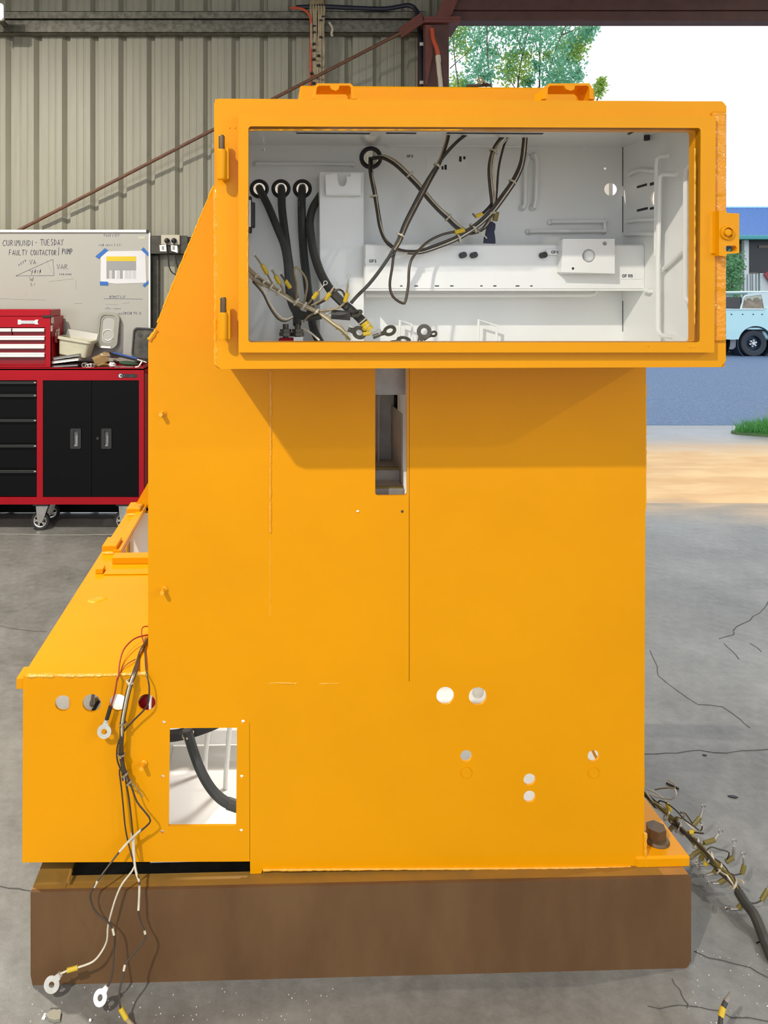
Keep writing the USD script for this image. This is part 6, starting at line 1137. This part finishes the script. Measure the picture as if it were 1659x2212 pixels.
for m_, pts in (('wire_white', [(1393, 1712), (1420, 1722), (1440, 1726), (1452, 1726), (1460, 1718), (1460, 1708), (1456, 1702)]), ('wire_tan', [(1415, 1706), (1430, 1703), (1448, 1702), (1458, 1702), (1457, 1696), (1452, 1690), (1443, 1685)]), ('wire_white', [(1396, 1704), (1415, 1712), (1432, 1724), (1444, 1738)]), ('wire_dark', [(1420, 1740), (1424, 1730), (1440, 1735), (1462, 1752), (1478, 1770), (1500, 1785), (1512, 1795), (1517, 1785), (1511, 1775)]), ('wire_white', [(1480, 1775), (1500, 1792), (1513, 1794), (1516, 1782), (1510, 1776)]), ('wire_tan', [(1470, 1753), (1478, 1760), (1474, 1768), (1462, 1764)]), ('wire_white', [(1530, 1850), (1512, 1856), (1504, 1866), (1510, 1872), (1520, 1870)]), ('wire_dark', [(1520, 1800), (1514, 1800), (1500, 1798)]), ('wire_white', [(1592, 1900), (1604, 1903), (1606, 1908), (1596, 1905)]), ('wire_dark', [(1575, 1897), (1592, 1910), (1608, 1935), (1610, 1948)]), ('wire_dark', [(1535, 1850), (1560, 1866), (1575, 1885), (1578, 1898)])):
    k = SPK(pts[0][0]); part(th, 'wire', MB().tube([WH(x, y, SPK(x) - .015) for x, y in pts], .0017, 6, step=.01), m_)
for x in (1440, 1465, 1503, 1532, 1553, 1585): c = np.array([np.interp(x, [p[0] for p in spine], core[:, i]) for i in range(3)]); part(th, 'cable_tie', MB().ring(c + [0, 0, .003], .0125, .0016, (1, -.5, -.6), 14, 5, 1.5), 'tie')
# ---- small things on the floor
t = thing('cable_end', 'cut dark cable end with a yellow band at the bottom right of the floor', 'cable', ground(1557, 2200) + [0, 0, .02])
pts = [W(x, y, Y) for x, y, Y in ((1552, 2260, 1.38), (1556, 2212, 1.40), (1558.5, 2187, 1.41), (1565.5, 2168, 1.415), (1570, 2160, 1.418))]
part(t, 'cable', MB().tube(pts, .0042, 8), 'cable_grey'); part(t, 'yellow_band', MB().cyl(W(1557, 2197, 1.405), W(1562, 2176, 1.413), .0052, 10), 'tag_yellow'); part(t, 'crimp', MB().tube([W(1568, 2164, 1.416), W(1573, 2153, 1.42), W(1577, 2144, 1.425)], [.0044, .003, .002], 8, False), 'tin')
for k, (x, y, l, w, a, m_, lab_) in enumerate(((1583, 1722, .026, .012, 15, 'black', 'black dry leaf lying on the concrete right of the machine'), (1522, 1632, .012, .006, 20, 'black', 'tiny black flake just below the long floor crack'), (1570, 1410, .0, 0, 0, '', ''))):
    if not l: continue
    c = ground(x, y); q = Polygon([(-l / 2, 0), (-l * .2, w * .4), (l * .2, w * .5), (l / 2, .05 * w), (l * .15, -w * .45), (-l * .25, -w * .35)])
    m = MB().xy(q, .0004, .0025).get(); single('leaf' if k == 0 else 'flake', placed(m, c, 0, 0, -a), m_, lab_, 'leaf' if k == 0 else 'flake', smooth=False)
c = ground(1447, 1699); single('wire_offcut', MB().tube([c + [-.004, .012, .003], c + [.006, 0, .003], c + [.018, -.014, .003]], .0026, 6), 'wire_dark', 'short black wire offcut on the floor beside the start of the tagged harness', 'wire')
c = ground(1647, 2046); single('wire_offcut', MB().tube([c + [-.008, .008, .002], c + [.004, .012, .002], c + [.006, .004, .002], c + [.003, -.010, .002], c + [-.002, -.012, .002]], .0013, 6), 'black', 'small hook-shaped black wire offcut near the end of the tagged cable', 'wire')
c = ground(116, 2197); single('gum_wrapper', placed(MB().xy(Polygon([(-.016, .0), (-.004, .010), (.012, .008), (.015, -.010), (.004, -.012), (-.008, -.008)]),   .0003, .006), c), 'scrap', 'crumpled beige scrap on the floor in front of the base, lower left', 'scrap', smooth=False)
c = ground(96, 2197); single('chip', placed(MB().xy(sbox(-.003, -.006, .003, .006), .0003, .002), c, 0, 0, -8), 'label_white', 'tiny white chip left of the crumpled beige scrap', 'chip', smooth=False)
c = ground(195, 2207); single('bead', MB().add(trimesh.creation.icosphere(2, .0028).apply_translation(c + [0, 0, .003])), 'label_white', 'tiny white bead near the lower edge of the floor', 'bead')
sp2 = MB()
for k in range(110):
    x, y = (rng.uniform(60, 720), rng.uniform(2128, 2212)) if k < 60 else (rng.uniform(1480, 1659), rng.uniform(2050, 2212)) if k < 120 else (rng.uniform(1400, 1659), rng.uniform(1250, 2050))
    c = ground(x, y); s = rng.uniform(.0003, .0008); sp2.box(c[0] - s, c[0] + s * rng.uniform(.6, 2.2), c[1] - s, c[1] + s, .0002, .0012)
single('floor_grit', sp2, 'label_white', 'scattered pale grit and paint flecks on the concrete around the machine', 'grit', kind='stuff', smooth=False)
